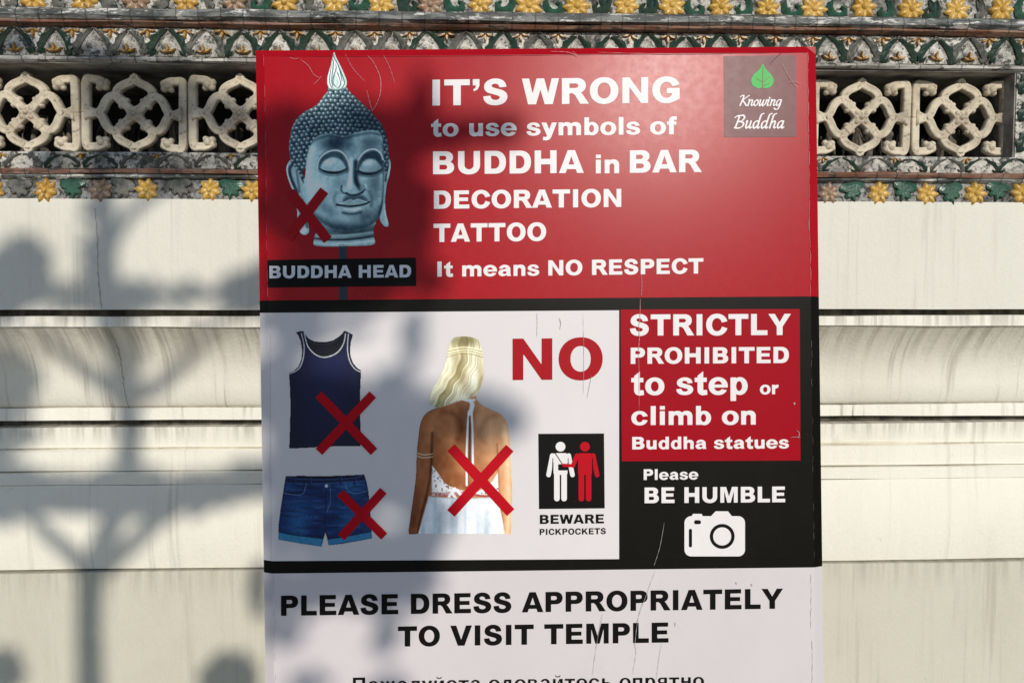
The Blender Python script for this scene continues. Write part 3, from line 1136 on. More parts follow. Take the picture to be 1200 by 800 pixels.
def simplify(P, tol):
    """Douglas-Peucker on a closed loop"""
    n = len(P)
    A = np.array(P)
    i0 = 0
    i1 = int(np.argmax(((A - A[0]) ** 2).sum(1)))
    keep = {i0, i1}
    st = [(i0, i1), (i1, n)]
    while st:
        a, b = st.pop()
        if b - a < 2:
            continue
        pa, pb = A[a], A[b % n]
        d = pb - pa
        L = math.hypot(*d) + 1e-12
        q = A[a + 1:b] - pa
        dist = np.abs(q[:, 0] * d[1] - q[:, 1] * d[0]) / L
        k = int(np.argmax(dist))
        if dist[k] > tol:
            m = a + 1 + k
            keep.add(m)
            st += [(a, m), (m, b)]
    return [P[i] for i in sorted(keep)]


_gc = {}


def glyph_loops(c, erode=0.0):
    c = SAME.get(c, c)
    if (c, erode) not in _gc:
        w, f = glyph(c)
        L = [simplify(p, .22) for p in trace(f + erode, _gx, _gy)]
        xs = [p[0] for l in L for p in l]
        _gc[(c, erode)] = (w, L, min(xs), max(xs))
    return _gc[(c, erode)]


# ------------------------------------------------------------------ the notice board
SD = 1.35                                          # distance of the board from the camera
KS = SD / FPX
CEN = CAM + FWD * SD
LEN = CEN.z / math.cos(PITCH)
root_loc = CEN - UP * LEN
sign = empty('notice_board', root_loc, (-PITCH, 0, 0))
sign['label'] = 'tall red, black and white visitor rules board standing in front of the cream temple wall'
sign['category'] = 'notice board'


def sp(px, py):
    return ((px - 600) * KS, LEN + (400 - py) * KS)


def vinyl(name, base, rough=.5, wear=.25, spec=.5):
    N = Nodes(name)
    f = N.ramp(N.noise((1, 1, 1), 4, 5, .6, .2), .3, .75)
    c = N.mix(N.math('MULTIPLY', f, .22), base, tuple(v * .8 + .004 for v in base))
    sp_ = N.ramp(N.noise((1, 1, 1), 330, 2, .5), .70, .78)
    c = N.mix(N.math('MULTIPLY', sp_, wear), c, (.05, .045, .04) if max(base) > .3 else (.4, .36, .36))
    dust = N.ramp(N.noise((1, 1, .4), 14, 5, .7, .5, (3, 0, 3)), .45, .8, 0, .09 if max(base) > .6 else .005)
    c = N.mix(dust, c, (.42, .39, .35))
    N.color(c)
    N.rough(N.ramp(N.noise((1, 1, 1), 75, 4, .6), .3, .7, rough - .012, rough + .015))
    N.b.inputs['Specular IOR Level'].default_value = spec
    h = N.math('ADD', N.math('MULTIPLY', N.noise((1, 1, .25), 9, 2, .4), .35), N.math('MULTIPLY', N.noise((1, 1, 1), 420, 2, .5), .03))
    N.bump(h, .006, .10)
    return N.m


V_RED = vinyl('red_vinyl', (.375, .0038, .010), .275, .25, .125)
V_RED2 = vinyl('crimson_vinyl', (.335, .0022, .010), .34, .25, .06)
V_BLACK = vinyl('black_vinyl', (.0065, .0055, .004), .32, .10, .075)
V_WHITE = vinyl('white_vinyl', (.71, .66, .645), .4, .35, .14)
V_WHITE2 = vinyl('worn_white_vinyl', (.64, .58, .575), .4, .35, .14)
V_TEXT = vinyl('white_print', (.79, .74, .72), .36, .25, .15)
V_GREY = vinyl('grey_print', (.66, .67, .70), .4, .15, .19)
V_REDP = vinyl('red_print', (.37, .006, .012), .36, .2, .07)
V_CROSS = vinyl('cross_print', (.48, .003, .012), .36, .1, .07)
V_LOGO = vinyl('logo_print', (.145, .035, .036), .36, .2, .19)
V_BLACKP = vinyl('black_print', (.006, .005, .005), .36, .1, .06)
V_LEAF = vinyl('leaf_print', (.04, .42, .07), .4, .1, .19)
V_POLE = vinyl('pole_print', (.020, .040, .055), .4, .1, .19)
V_SCR = vinyl('scuff', (.56, .24, .25), .5, .1, .19)
V_DARKSCR = vinyl('dark_scuff', (.16, .15, .15), .5, .1, .1)
V_RIMSCR = vinyl('rim_scuff', (.50, .16, .17), .5, .1, .19)
V_CREASE = vinyl('crease_mark', (.38, .35, .36), .6, .1)
V_BACK = vinyl('backing_board', (.30, .29, .28), .7)

TL, TR = (298, 57.5), (957.5, 53)


def edge_l(y):
    return 298 + (y - 57) * .0157


def edge_r(y):
    return 957.8 + (y - 53) * .0128


RIM, RIMD, TH = 11.5, .0075, .034


def slab(name, mat, yl, yr, yl2, yr2, x0=None, x1=None, top=False):
    """one zone of the board: flat front with the wrapped rims at the sides (and top)"""
    rows = []
    ys = [(yl, yr)] + ([(yl + 9, yr + 9)] if top else []) + [(yl2, yr2)]
    for a, b in ys:
        l = edge_l(a) if x0 is None else x0
        r = edge_r(b) if x1 is None else x1
        cols = []
        if x0 is None:
            cols += [(l, a, RIMD), (l + RIM, a, 0.0)]
        else:
            cols += [(l, a + (b - a) * (l - 300) / 660, 0.0)]
        if x1 is None:
            cols += [(r - RIM, b, 0.0), (r, b, RIMD)]
        else:
            cols += [(r, a + (b - a) * (r - 300) / 660, 0.0)]
        rows.append(cols)
    if top:
        rows[0] = [(c[0], c[1], RIMD) for c in rows[0]]
    V, F = [], []
    nc = len(rows[0])
    for cols in rows:
        for x, y, s in cols:
            X, Z = sp(x, y)
            V.append((X, s, Z))
    nr = len(rows)
    nf = nr * nc
    for v in list(V):
        V.append((v[0], TH, v[2]))
    for i in range(nr - 1):
        for j in range(nc - 1):
            p = i * nc + j
            F.append((p, p + nc, p + nc + 1, p + 1))
            F.append((nf + p, nf + p + 1, nf + p + nc + 1, nf + p + nc))
    per = [j for j in range(nc)] + [i * nc + nc - 1 for i in range(1, nr)] + [(nr - 1) * nc + j for j in range(nc - 2, -1, -1)] + [i * nc for i in range(nr - 2, 0, -1)]
    for a, b in zip(per, per[1:] + per[:1]):
        F.append((a, b, nf + b, nf + a))
    return fix_normals(obj(name, V, F, mat, sign))


header = slab('header_panel', V_RED, *(57.5, 53), 352, 347.2, top=True)
rule1 = slab('black_band', V_BLACK, 352.15, 347.35, 366.3, 361.8)
cloth = slab('clothing_panel', V_WHITE, 366.45, 361.95, 657.0, 653.4, x1=725.5)
dark = slab('black_panel', V_BLACK, 366.45, 361.95, 657.0, 653.4, x0=725.65)
rule2 = slab('black_band', V_BLACK, 657.15, 653.55, 671.5, 664.3)
dress = slab('dress_panel', V_WHITE2, 671.65, 664.45, 1236, 1228)
STEP = .00055


def sheet(name, poly, mat, parent, lev=1):
    """flat printed area laid on the board; polygon in photograph pixels"""
    V = [(sp(x, y)[0], -STEP * lev, sp(x, y)[1]) for x, y in poly]
    o = obj(name, V, [tuple(range(len(V)))], mat, parent)
    if o.data.polygons[0].normal.y > 0:
        o.data.flip_normals()
    return o


prohib = sheet('prohibition_panel', [(727.2, 362.6), (937, 362), (938, 539.2), (728.6, 540.2)], V_RED2, dark)
# the black rule between clothing and prohibition panel runs down the white panel's right edge
plate = sheet('caption_plate', [(313.5, 304.8), (487.5, 302), (487.8, 335), (314, 337)], V_BLACKP, header, 2)
logo = sheet('logo_patch', [(848, 66), (932.5, 65), (933, 160.6), (848.6, 161)], V_LOGO, header)
picto = sheet('pictogram_plate', [(630.8, 508), (707.8, 507.6), (708.6, 595.2), (631.6, 596)], V_BLACKP, cloth)


def loops_mesh(name, loops, mat, parent, lev):
    """fill closed loops (photograph pixels; holes by even-odd) as one flat print"""
    cu = bpy.data.curves.new(name, 'CURVE')
    cu.dimensions = '2D'
    cu.fill_mode = 'BOTH'
    for L in loops:
        s = cu.splines.new('POLY')
        s.points.add(len(L) - 1)
        co = []
        for x, y in L:
            X, Z = sp(x, y)
            co += [X, Z - LEN, 0, 1]
        s.points.foreach_set('co', co)
        s.use_cyclic_u = True
    tmp = bpy.data.objects.new(name, cu)
    me0 = tmp.to_mesh()
    V = [(v.co.x, -STEP * lev, v.co.y + LEN) for v in me0.vertices]
    F = [tuple(p.vertices) for p in me0.polygons]
    tmp.to_mesh_clear()
    bpy.data.objects.remove(tmp)
    bpy.data.curves.remove(cu)
    # keep only one side, facing the viewer (-y)
    seen, FF = set(), []
    for f in F:
        k = tuple(sorted(f))
        if k in seen:
            continue
        seen.add(k)
        a, b, c = (Vector(V[i]) for i in f[:3])
        FF.append(f if (b - a).cross(c - a).y < 0 else tuple(reversed(f)))
    return obj(name, V, FF, mat, parent)


def text(name, s, xl, yl, xr, yr, cap, mat, parent, lev=1, erode=0.0, track=0.0, word=1.0):
    """set a line of heavy sans lettering from ink edge xl to ink edge xr, baseline yl -> yr, cap height in px"""
    pen, items = 0.0, []
    for ch in s:
        if ch == ' ':
            pen += 46.5 * word
            continue
        w, L, a, b = glyph_loops(ch, erode)
        items.append((pen, L, a, b))
        pen += w + track
    x0 = items[0][0] + items[0][2]
    x1 = items[-1][0] + items[-1][3]
    kx = (xr - xl) / (x1 - x0)
    ky = cap / 100
    out = []
    for p, L, a, b in items:
        for l in L:
            q = []
            for gx, gy in l:
                X = xl + (p + gx - x0) * kx
                t = (X - xl) / (xr - xl)
                # letters lean with the line
                q.append((X, yl + (yr - yl) * t - gy * ky))
            out.append(q)
    return loops_mesh(name, out, mat, parent, lev)


text('lettering', 'IT’S WRONG', 506.8, 124, 796.5, 120.6, 30.3, V_TEXT, header)
text('lettering', 'to use symbols of', 505.2, 160.2, 793, 157.6, 20.8, V_TEXT, header)
text('lettering', 'BUDDHA', 507.5, 204.4, 684, 202.8, 26.8, V_TEXT, header)
text('lettering', 'in', 698.2, 203.4, 725.6, 203.2, 22, V_TEXT, header)
text('lettering', 'BAR', 738, 202.8, 822.3, 201.8, 26.4, V_TEXT, header)
text('lettering', 'DECORATION', 508.5, 244.8, 728, 242.6, 21.2, V_TEXT, header)
text('lettering', 'TATTOO', 508, 283.7, 640, 282.2, 21.4, V_TEXT, header)
text('lettering', 'It means', 512.5, 324.3, 632, 323.0, 17.8, V_TEXT, header)
text('lettering', 'NO RESPECT', 642.5, 322.9, 824.2, 320.4, 17.9, V_TEXT, header)
text('lettering', 'BUDDHA HEAD', 316, 326.2, 482, 325, 14.6, V_GREY, header, 3)
text('lettering', 'STRICTLY', 738.2, 393.2, 926.5, 392.4, 24.8, V_TEXT, dark, 2)
text('lettering', 'PROHIBITED', 739, 426.2, 924.2, 425.2, 19, V_TEXT, dark, 2)
text('lettering', 'to step', 739.6, 462.6, 876, 462, 27.6, V_TEXT, dark, 2)
text('lettering', 'or', 890.3, 461.8, 912, 461.6, 15.2, V_TEXT, dark, 2)
text('lettering', 'climb on', 739.7, 497.8, 885.5, 497.2, 22.2, V_TEXT, dark, 2)
text('lettering', 'Buddha statues', 740.8, 526.2, 924.2, 525, 14.6, V_TEXT, dark, 2)
text('lettering', 'Please', 754.3, 562, 818.2, 561.4, 12.6, V_TEXT, dark)
text('lettering', 'BE HUMBLE', 755.3, 589.2, 920, 588, 18.4, V_TEXT, dark)
text('lettering', 'NO', 600.6, 445.2, 706.2, 444.4, 48.6, V_REDP, cloth)
text('lettering', 'BEWARE', 632.6, 613.5, 707.8, 612.8, 10.7, V_BLACKP, cloth)
text('lettering', 'PICKPOCKETS', 632.4, 626.5, 710, 625.4, 7.3, V_BLACKP, cloth, 1, 1.0)
text('lettering', 'PLEASE DRESS APPROPRIATELY', 329.4, 721, 917.4, 712.6, 23.6, V_BLACKP, dress)
text('lettering', 'TO VISIT TEMPLE', 466.4, 757, 783.4, 752.2, 23.6, V_BLACKP, dress)
text('lettering', 'Пожалуйста одевайтесь опрятно', 413.6, 809.5, 825, 804.2, 16.6, V_BLACKP, dress, 1, 2.2, 0, 1.0)


# ---- pictograms, crosses, logo
class Field:
    """signed fields on a pixel-space grid, for pictograms"""

    def __init__(s, x0, y0, x1, y1, st=.22):
        s.xs = np.arange(x0, x1, st)
        s.ys = np.arange(y0, y1, st)
        s.X, s.Y = np.meshgrid(s.xs, s.ys)

    def circ(s, x, y, r):
        return np.hypot(s.X - x, s.Y - y) - r

    def cap(s, a, b, r):
        return seg_d(s.X, s.Y, a, b)[0] - r

    def box(s, x0, y0, x1, y1, r=0):
        dx = np.abs(s.X - (x0 + x1) / 2) - (x1 - x0) / 2 + r
        dy = np.abs(s.Y - (y0 + y1) / 2) - (y1 - y0) / 2 + r
        return np.hypot(np.maximum(dx, 0), np.maximum(dy, 0)) + np.minimum(np.maximum(dx, dy), 0) - r

    def poly(s, *p):
        return poly_sd(s.X, s.Y, p)

    def make(s, name, f, mat, parent, lev, tol=.05):
        return loops_mesh(name, [simplify(p, tol) for p in trace(f, s.xs, s.ys)], mat, parent, lev)


F_ = Field(634, 512, 706, 592)


def man(cx, arm_to=None):
    b = [F_.circ(cx, 523, 5.7), F_.box(cx - 8.2, 530.5, cx + 8.2, 556, 2.5), F_.cap((cx - 9.6, 533.4), (cx - 14, 556), 2.7)]
    b += [F_.cap((cx + 9.6, 533.4), (cx + 14, 556), 2.7)] if arm_to is None else []
    legs = [F_.cap((cx - 4.2, 552), (cx - 4.2, 583.6), 3.3), F_.cap((cx + 4.2, 552), (cx + 4.2, 583.6), 3.3)]
    return U_(*b, *legs)


wman = man(656.8)
wman = D_(wman, F_.cap((649.5, 529), (660.5, 546), .55), F_.box(654, 543.5, 665, 550.8, 1))
wman = D_(wman, F_.cap((647.9, 536.8), (647.0, 556), .45), F_.cap((665.7, 536.8), (666.4, 556), .45), F_.cap((656.8, 559), (656.8, 590), .5))
F_.make('walking_figure', wman, V_TEXT, cloth, 2)
rman = U_(F_.circ(685.4, 523, 5.7), F_.box(677.2, 530.5, 693.6, 556, 2.5), F_.cap((695, 533.4), (699.6, 556), 2.7),
          F_.cap((681.2, 552), (681.2, 583.6), 3.3), F_.cap((689.6, 552), (689.6, 583.6), 3.3),
          F_.cap((675.8, 533.4), (671.5, 545), 2.5), F_.cap((671.5, 545.3), (660.5, 544.6), 1.9))
rman = D_(rman, F_.cap((694, 536.8), (695, 556), .45), F_.cap((685.4, 559), (685.4, 590), .5))
F_.make('thief_figure', rman, V_CROSS, cloth, 3)

Fc = Field(798, 594, 878, 656, .25)
body = U_(Fc.box(802, 604.3, 873, 651.4, 8), Fc.poly((809.5, 606), (812, 601.6), (822, 601.6), (824.5, 606)), Fc.poly((832, 605.5), (838.5, 598.6), (853, 598.6), (858.5, 605.5)))
body = D_(body, D_(Fc.circ(846.2, 628, 14.6), Fc.circ(846.2, 628, 10.6)), Fc.box(813.2, 609, 821.4, 613.8, 2.2), Fc.cap((809, 621), (809, 639), 1.9))
Fc.make('camera_symbol', body, V_TEXT, dark, 1)


def cross(pa, pb, pc, pd, w, parent, mat, lev=3):
    out = []
    for a, b in ((pa, pb), (pc, pd)):
        dx, dy = b[0] - a[0], b[1] - a[1]
        L = math.hypot(dx, dy)
        nx, ny = -dy / L * w / 2, dx / L * w / 2
        out.append([(a[0] + nx, a[1] + ny), (b[0] + nx, b[1] + ny), (b[0] - nx, b[1] - ny), (a[0] - nx, a[1] - ny)])
    fx = Field(min(pa[0], pc[0], pb[0], pd[0]) - 9, min(pa[1], pc[1], pb[1], pd[1]) - 9, max(pb[0], pd[0], pa[0], pc[0]) + 9, max(pb[1], pd[1], pa[1], pc[1]) + 9, .4)
    return fx.make('cross_mark', U_(*[fx.poly(*p) for p in out]), mat, parent, lev)


cross((373.6, 462), (438.5, 529), (437, 462), (374, 529), 10.6, cloth, V_CROSS)
cross((399, 577), (450.5, 628), (449.5, 574.5), (400, 629), 10.2, cloth, V_CROSS)
cross((528.6, 524), (598.5, 600), (597.5, 524.5), (528.5, 601), 11.8, cloth, V_CROSS)
cross((340.5, 225), (384.5, 281.5), (380.5, 223.5), (338, 279), 11.6, header, V_REDP, 4)

Fl = Field(878, 70, 910, 110, .2)
lf_ = Fl.poly(*crom([(893.6, 75.5), (897, 81), (904.6, 89.5), (906.4, 96), (903, 102), (896, 104), (893, 103), (888, 104), (881.5, 100), (880.2, 94), (883, 88), (890, 81.5)], 6, True))
lf_ = D_(lf_, Fl.cap((893.6, 79), (893.2, 107), .35), Fl.cap((893.4, 97), (901, 91), .25), Fl.cap((893.4, 97), (885.5, 92), .25), Fl.cap((893.4, 101), (901, 98.5), .25))
Fl.make('leaf_emblem', lf_, V_LEAF, header, 2)


def script_word(strokes, x0, base, cap, parent, sx=1.0, slant=.22):
    """chancery lettering drawn as pen strokes; units: x-height 45, capital 80"""
    fs = Field(852, 108, 930, 158, .2)
    f = None
    for st in strokes:
        pts = crom([(p[0], p[1], p[2] if len(p) > 2 else 5) for p in st], 5)
        for a, b in zip(pts, pts[1:]):
            A = (x0 + (a[0] + a[1] * slant) * cap / 80 * sx, base - a[1] * cap / 80)
            B = (x0 + (b[0] + b[1] * slant) * cap / 80 * sx, base - b[1] * cap / 80)
            ang = math.atan2(-(B[1] - A[1]), B[0] - A[0])
            wd = (a[2] + b[2]) / 2 * cap / 80 * (.62 + .55 * abs(math.sin(ang - .5)))
            d = fs.cap(A, B, wd)
            f = d if f is None else np.minimum(f, d)
    fs.make('lettering', f, V_TEXT, parent, 2)


def ch_K(o): return [[(o - 6, 66), (o + 4, 76), (o + 16, 72), (o + 12, 30), (o + 8, 0)], [(o + 50, 78), (o + 34, 62), (o + 13, 38)], [(o + 14, 40), (o + 32, 22), (o + 48, 2), (o + 58, 4)]]
def ch_n(o): return [[(o, 42), (o + 6, 44), (o + 6, 20), (o + 5, 0)], [(o + 6, 28), (o + 18, 43), (o + 26, 38), (o + 25, 8), (o + 30, 1), (o + 36, 6)]]
def ch_o(o): return [[(o + 14, 44), (o + 2, 30), (o + 2, 10), (o + 13, 0), (o + 25, 14), (o + 24, 34), (o + 14, 44)]]
def ch_w(o): return [[(o, 42), (o + 5, 40), (o + 6, 4), (o + 12, 0), (o + 22, 18), (o + 26, 42)], [(o + 26, 42), (o + 25, 6), (o + 32, 0), (o + 44, 20), (o + 44, 44)]]
def ch_i(o): return [[(o, 40), (o + 6, 44), (o + 5, 8), (o + 9, 0), (o + 15, 5)], [(o + 7, 60), (o + 8, 58)]]
def ch_g(o): return [[(o + 27, 42), (o + 13, 44), (o + 2, 30), (o + 4, 6), (o + 14, 2), (o + 25, 22), (o + 27, 43), (o + 26, 4), (o + 20, -24), (o + 6, -28), (o - 4, -20)]]
def ch_B(o): return [[(o - 8, 66), (o + 4, 76), (o + 14, 74), (o + 12, 36), (o + 8, 0)], [(o + 8, 76), (o + 34, 80), (o + 44, 64), (o + 32, 44), (o + 16, 40)], [(o + 22, 42), (o + 44, 34), (o + 46, 14), (o + 28, 0), (o + 4, 2)]]
def ch_u(o): return [[(o, 41), (o + 6, 43), (o + 5, 10), (o + 12, 0), (o + 24, 16)], [(o + 26, 44), (o + 25, 8), (o + 30, 0), (o + 36, 6)]]
def ch_d(o): return [[(o + 27, 40), (o + 13, 44), (o + 2, 30), (o + 4, 4), (o + 14, 1), (o + 25, 20)], [(o + 42, 92), (o + 30, 84), (o + 27, 50), (o + 26, 8), (o + 31, 0), (o + 37, 6)]]
def ch_h(o): return [[(o + 22, 92), (o + 9, 82), (o + 6, 40), (o + 4, 0)], [(o + 6, 28), (o + 18, 43), (o + 26, 38), (o + 25, 8), (o + 30, 1), (o + 36, 6)]]
def ch_a(o): return [[(o + 26, 42), (o + 13, 44), (o + 2, 28), (o + 4, 4), (o + 14, 2), (o + 25, 22)], [(o + 27, 44), (o + 25, 8), (o + 30, 0), (o + 37, 7)]]


script_word(ch_K(0) + ch_n(54) + ch_o(94) + ch_w(126) + ch_i(178) + ch_n(198) + ch_g(238), 865.5, 124.2, 12.4, header, 1.17, .24)
script_word(ch_B(0) + ch_u(58) + ch_d(100) + ch_d(144) + ch_h(188) + ch_a(230), 859.5, 150.4, 14.8, header, 1.185, .22)


# ---- scuffs and creases on the vinyl
def scuff(path, w, mat, parent, lev=5):
    P = crom(path, 6)
    V, F = [], []
    for i, (x, y) in enumerate(P):
        a, b = P[max(0, i - 1)], P[min(len(P) - 1, i + 1)]
        dx, dy = b[0] - a[0], b[1] - a[1]
        L = math.hypot(dx, dy) or 1
        ww = w * .78 * (.2 + .8 * abs(math.sin(i * 1.7 + path[0][0]))) * math.sin(math.pi * (i + .3) / (len(P) + .2)) ** .4
        for s in (-1, 1):
            X, Z = sp(x - dy / L * ww * s, y + dx / L * ww * s)
            V.append((X, -STEP * lev, Z))
        if i:
            F.append((2 * i - 2, 2 * i - 1, 2 * i + 1, 2 * i))
    return obj('scuff', V, F, mat, parent)


for p, w in (([(431, 66), (438, 74), (446, 92), (446, 110), (441, 124), (436, 131)], .55), ([(450, 66), (457, 80), (463, 98)], .35),
             ([(405, 64), (412, 78), (420, 88), (428, 96)], .35), ([(352, 70), (362, 78), (368, 88), (375, 92)], .45), ([(368, 100), (374, 94), (377, 90)], .4),
             ([(430, 106), (434, 122), (437, 131)], .5), ([(340, 68), (346, 70), (350, 69)], .4), ([(751.5, 322), (752, 336), (751, 347)], .5),
             ([(645, 61), (665, 62), (676, 66), (671, 61)], .45), ([(700, 62), (760, 63.5), (848, 63.5)], .28), ([(902, 76), (908, 69), (916, 62)], .4),
             ([(915, 74), (925, 92), (934, 104)], .35), ([(922, 98), (930, 96), (938, 99)], .35)):
    scuff(p, w, V_SCR if p[0][0] < 880 or p[0][0] > 910 else V_BLACKP, header)
for x0 in (946.2,):
    for k in range(15):
        y = 62 + k * 19.2
        xx = x0 + (y - 57) * .012
        scuff([(xx + random.uniform(-.8, .8), y), (xx + random.uniform(-.9, .9), y + 8), (xx + random.uniform(-.8, .8), y + 17)], random.uniform(.3, .8), V_RIMSCR, header, 2)
for k in range(16):
    y = 64 + k * 18
    xx = 309.5 + (y - 57) * .0155
    if k % 3 != 1:
        scuff([(xx + random.uniform(-.5, .5), y), (xx + random.uniform(-.6, .6), y + 7), (xx + random.uniform(-.5, .5), y + 14)], random.uniform(.15, .4), V_RIMSCR, header, 2)
scuff([(309, 66), (420, 66.6), (560, 65.8), (700, 64.4), (850, 63.2), (945, 62)], .3, V_BLACKP, header, 1)
for p, w in (([(629, 366), (629.5, 378), (629, 394)], .35), ([(683, 366), (684, 410), (683.5, 462)], .3), ([(655, 372), (657, 378), (656, 386)], .6), ([(317, 370), (317.4, 440), (317.8, 520), (318.4, 655)], .3),
             ([(693, 440), (690, 455), (688, 466)], .4)):
    scuff(p, w, V_CREASE, cloth)
for p, w in (([(750, 350), (749.6, 372), (748, 384)], .55), ([(748.4, 384), (748.8, 398), (747.6, 412)], .7), ([(748, 412), (748.6, 440), (748.6, 482)], .35)):
    scuff(p, w, V_SCR, dark)
for p, w in (([(778, 612), (773, 640), (766, 662)], .35), ([(933, 504), (936, 507), (935, 513)], .5), ([(929, 472), (931, 472), (930, 474)], 1.0), ([(926, 512), (932, 511.5), (937, 512)], .35)):
    scuff(p, w, V_CREASE, dark)
for k in range(26):
    y = 365 + k * 11.2
    xx = 950.5 + (y - 365) * .011
    if random.random() < .45:
        scuff([(xx + random.uniform(-.7, .7), y), (xx + random.uniform(-.8, .8), y + 4), (xx + random.uniform(-.7, .7), y + 9)], random.uniform(.12, .3), V_DARKSCR, dark, 2)
for p, w in (([(768, 667), (758, 694), (748, 722), (744, 752), (745, 764), (741, 790)], .4), ([(706, 718), (700, 748), (694, 790)], .32), ([(775, 752), (771, 778), (769, 795)], .3), ([(862, 681), (863, 684)], .8), ([(880, 683), (881, 686)], .8),
             ([(791, 728), (791, 733)], .6)):
    scuff(p, w, V_CREASE, dress)
for k in range(14):
    y = 672 + k * 13
    for xx in (950 + (y - 670) * .012, 321 + (y - 670) * .012):
        if random.random() < .75:
            scuff([(xx + random.uniform(-.8, .8), y), (xx + random.uniform(-1, 1), y + 5), (xx + random.uniform(-.8, .8), y + 11)], random.uniform(.25, .5), V_CREASE, dress, 2)

# the stand below the picture
M_STEEL = vinyl('painted_steel', (.10, .10, .105), .45)


def sbox(name, x0, x1, y0, y1, z0, z1, mat):
    V = [(x, y, z) for z in (z0, z1) for x, y in ((x0, y0), (x1, y0), (x1, y1), (x0, y1))]
    return fix_normals(obj(name, V, [(3, 2, 1, 0), (4, 5, 6, 7), (0, 1, 5, 4), (1, 2, 6, 5), (2, 3, 7, 6), (3, 0, 4, 7)], mat, sign))


zb = sp(600, 1230)[1]
for sx in (-1, 1):
    sbox('post', sx * .36 - .02 + .02, sx * .36 + .02 + .02, TH + .001, TH + .041, .012, 1.75, M_STEEL)
    ft = sbox('foot', sx * .36 - .025 + .02, sx * .36 + .025 + .02, -.26, .36, .0005, .0115, M_STEEL)
    ft.rotation_euler = (PITCH, 0, 0)
# ------------------------------------------------------------------ printed pictures, painted point by point
def print_material():
    N = Nodes('photo_print')
    a = N.n('ShaderNodeAttribute', attribute_name='print')
    c = N.mix(N.ramp(N.noise((1, 1, 1), 330, 2, .5), .70, .78, 0, .15), a.outputs['Color'], (.3, .28, .27))
    N.color(c)
    N.rough(.38)
    N.b.inputs['Specular IOR Level'].default_value = .19
    return N.m


V_PHOTO = print_material()


class Paint:
    """a small picture printed on the board: colours per point of a fine grid, sRGB 0..1"""

    def __init__(s, x0, y0, x1, y1, res=2.0):
        s.res = res
        s.xs = np.arange(x0, x1, 1 / res)
        s.ys = np.arange(y0, y1, 1 / res)
        s.X, s.Y = np.meshgrid(s.xs, s.ys)
        s.c = np.zeros(s.X.shape + (3,))
        s.a = np.zeros(s.X.shape)
        r = np.random.default_rng(int(x0 * 7 + y0))
        s.r = r

    def noise(s, fx, fy, seed=0):
        """smooth value noise with periods fx, fy in pixels"""
        r = np.random.default_rng(seed)
        gx, gy = (s.X - s.xs[0]) / fx, (s.Y - s.ys[0]) / fy
        T = r.random((int(gy.max()) + 3, int(gx.max()) + 3))
        ix, iy = gx.astype(int), gy.astype(int)
        tx, ty = gx - ix, gy - iy
        tx, ty = tx * tx * (3 - 2 * tx), ty * ty * (3 - 2 * ty)
        return (T[iy, ix] * (1 - tx) + T[iy, ix + 1] * tx) * (1 - ty) + (T[iy + 1, ix] * (1 - tx) + T[iy + 1, ix + 1] * tx) * ty

    def poly(s, pts, smooth=True, k=5):
        return poly_sd(s.X, s.Y, crom(pts, k, True) if smooth else pts)

    def ell(s, cx, cy, rx, ry, rot=0.0):
        c, q = math.cos(rot), math.sin(rot)
        x, y = s.X - cx, s.Y - cy
        u, v = (x * c + y * q) / rx, (-x * q + y * c) / ry
        return (np.hypot(u, v) - 1) * min(rx, ry)

    def line(s, pts, w, k=6):
        """signed distance of a stroke; w a number or one per point"""
        ws = [w] * len(pts) if isinstance(w, (int, float)) else w
        P = crom([(p[0], p[1], q) for p, q in zip(pts, ws)], k)
        d = np.full(s.X.shape, 1e9)
        for a, b in zip(P, P[1:]):
            dd, tc, _, _ = seg_d(s.X, s.Y, a, b)
            d = np.minimum(d, dd - (a[2] + (b[2] - a[2]) * tc))
        return d

    @staticmethod
    def m(sd, soft=.5):
        t = np.clip(.5 - sd / (2 * soft), 0, 1)
        return t * t * (3 - 2 * t)

    def put(s, mask, col, op=1.0):
        w = np.clip(mask * op, 0, 1)[..., None]
        col = np.array(col) if isinstance(col, np.ndarray) else np.array(col) / 255.0
        s.c = s.c * (1 - w) + col * w

    def cover(s, sd):
        s.a = np.maximum(s.a, (sd < 0).astype(float))

    def build(s, name, parent, lev):
        H, W = s.a.shape
        ok = s.a > .5
        q = ok[:-1, :-1] | ok[1:, :-1] | ok[:-1, 1:] | ok[1:, 1:]
        q = ok[:-1, :-1] & ok[1:, :-1] & ok[:-1, 1:] & ok[1:, 1:]
        used = np.zeros((H, W), bool)
        used[:-1, :-1] |= q
        used[1:, :-1] |= q
        used[:-1, 1:] |= q
        used[1:, 1:] |= q
        idx = -np.ones((H, W), int)
        idx[used] = np.arange(used.sum())
        X = (s.X[used] - 600) * KS
        Z = LEN + (400 - s.Y[used]) * KS
        co = np.stack([X, np.full_like(X, -STEP * lev), Z], 1)
        r, c = np.nonzero(q)
        f = np.stack([idx[r, c], idx[r + 1, c], idx[r + 1, c + 1], idx[r, c + 1]], 1)
        me = bpy.data.meshes.new(name)
        me.vertices.add(len(co))
        me.vertices.foreach_set('co', co.ravel())
        me.loops.add(f.size)
        me.loops.foreach_set('vertex_index', f.ravel())
        me.polygons.add(len(f))
        me.polygons.foreach_set('loop_start', np.arange(len(f)) * 4)
        me.update(calc_edges=True)
        col = np.clip(s.c[used], 0, 1)
        l = np.where(col <= .04045, col / 12.92, ((col + .055) / 1.055) ** 2.4)
        at = me.color_attributes.new('print', 'FLOAT_COLOR', 'POINT')
        at.data.foreach_set('color', np.concatenate([l, np.ones((len(l), 1))], 1).astype(np.float32).ravel())
        me.materials.append(V_PHOTO)
        me.validate()
        o = bpy.data.objects.new(name, me)
        COL.objects.link(o)
        o.parent = parent
        return o


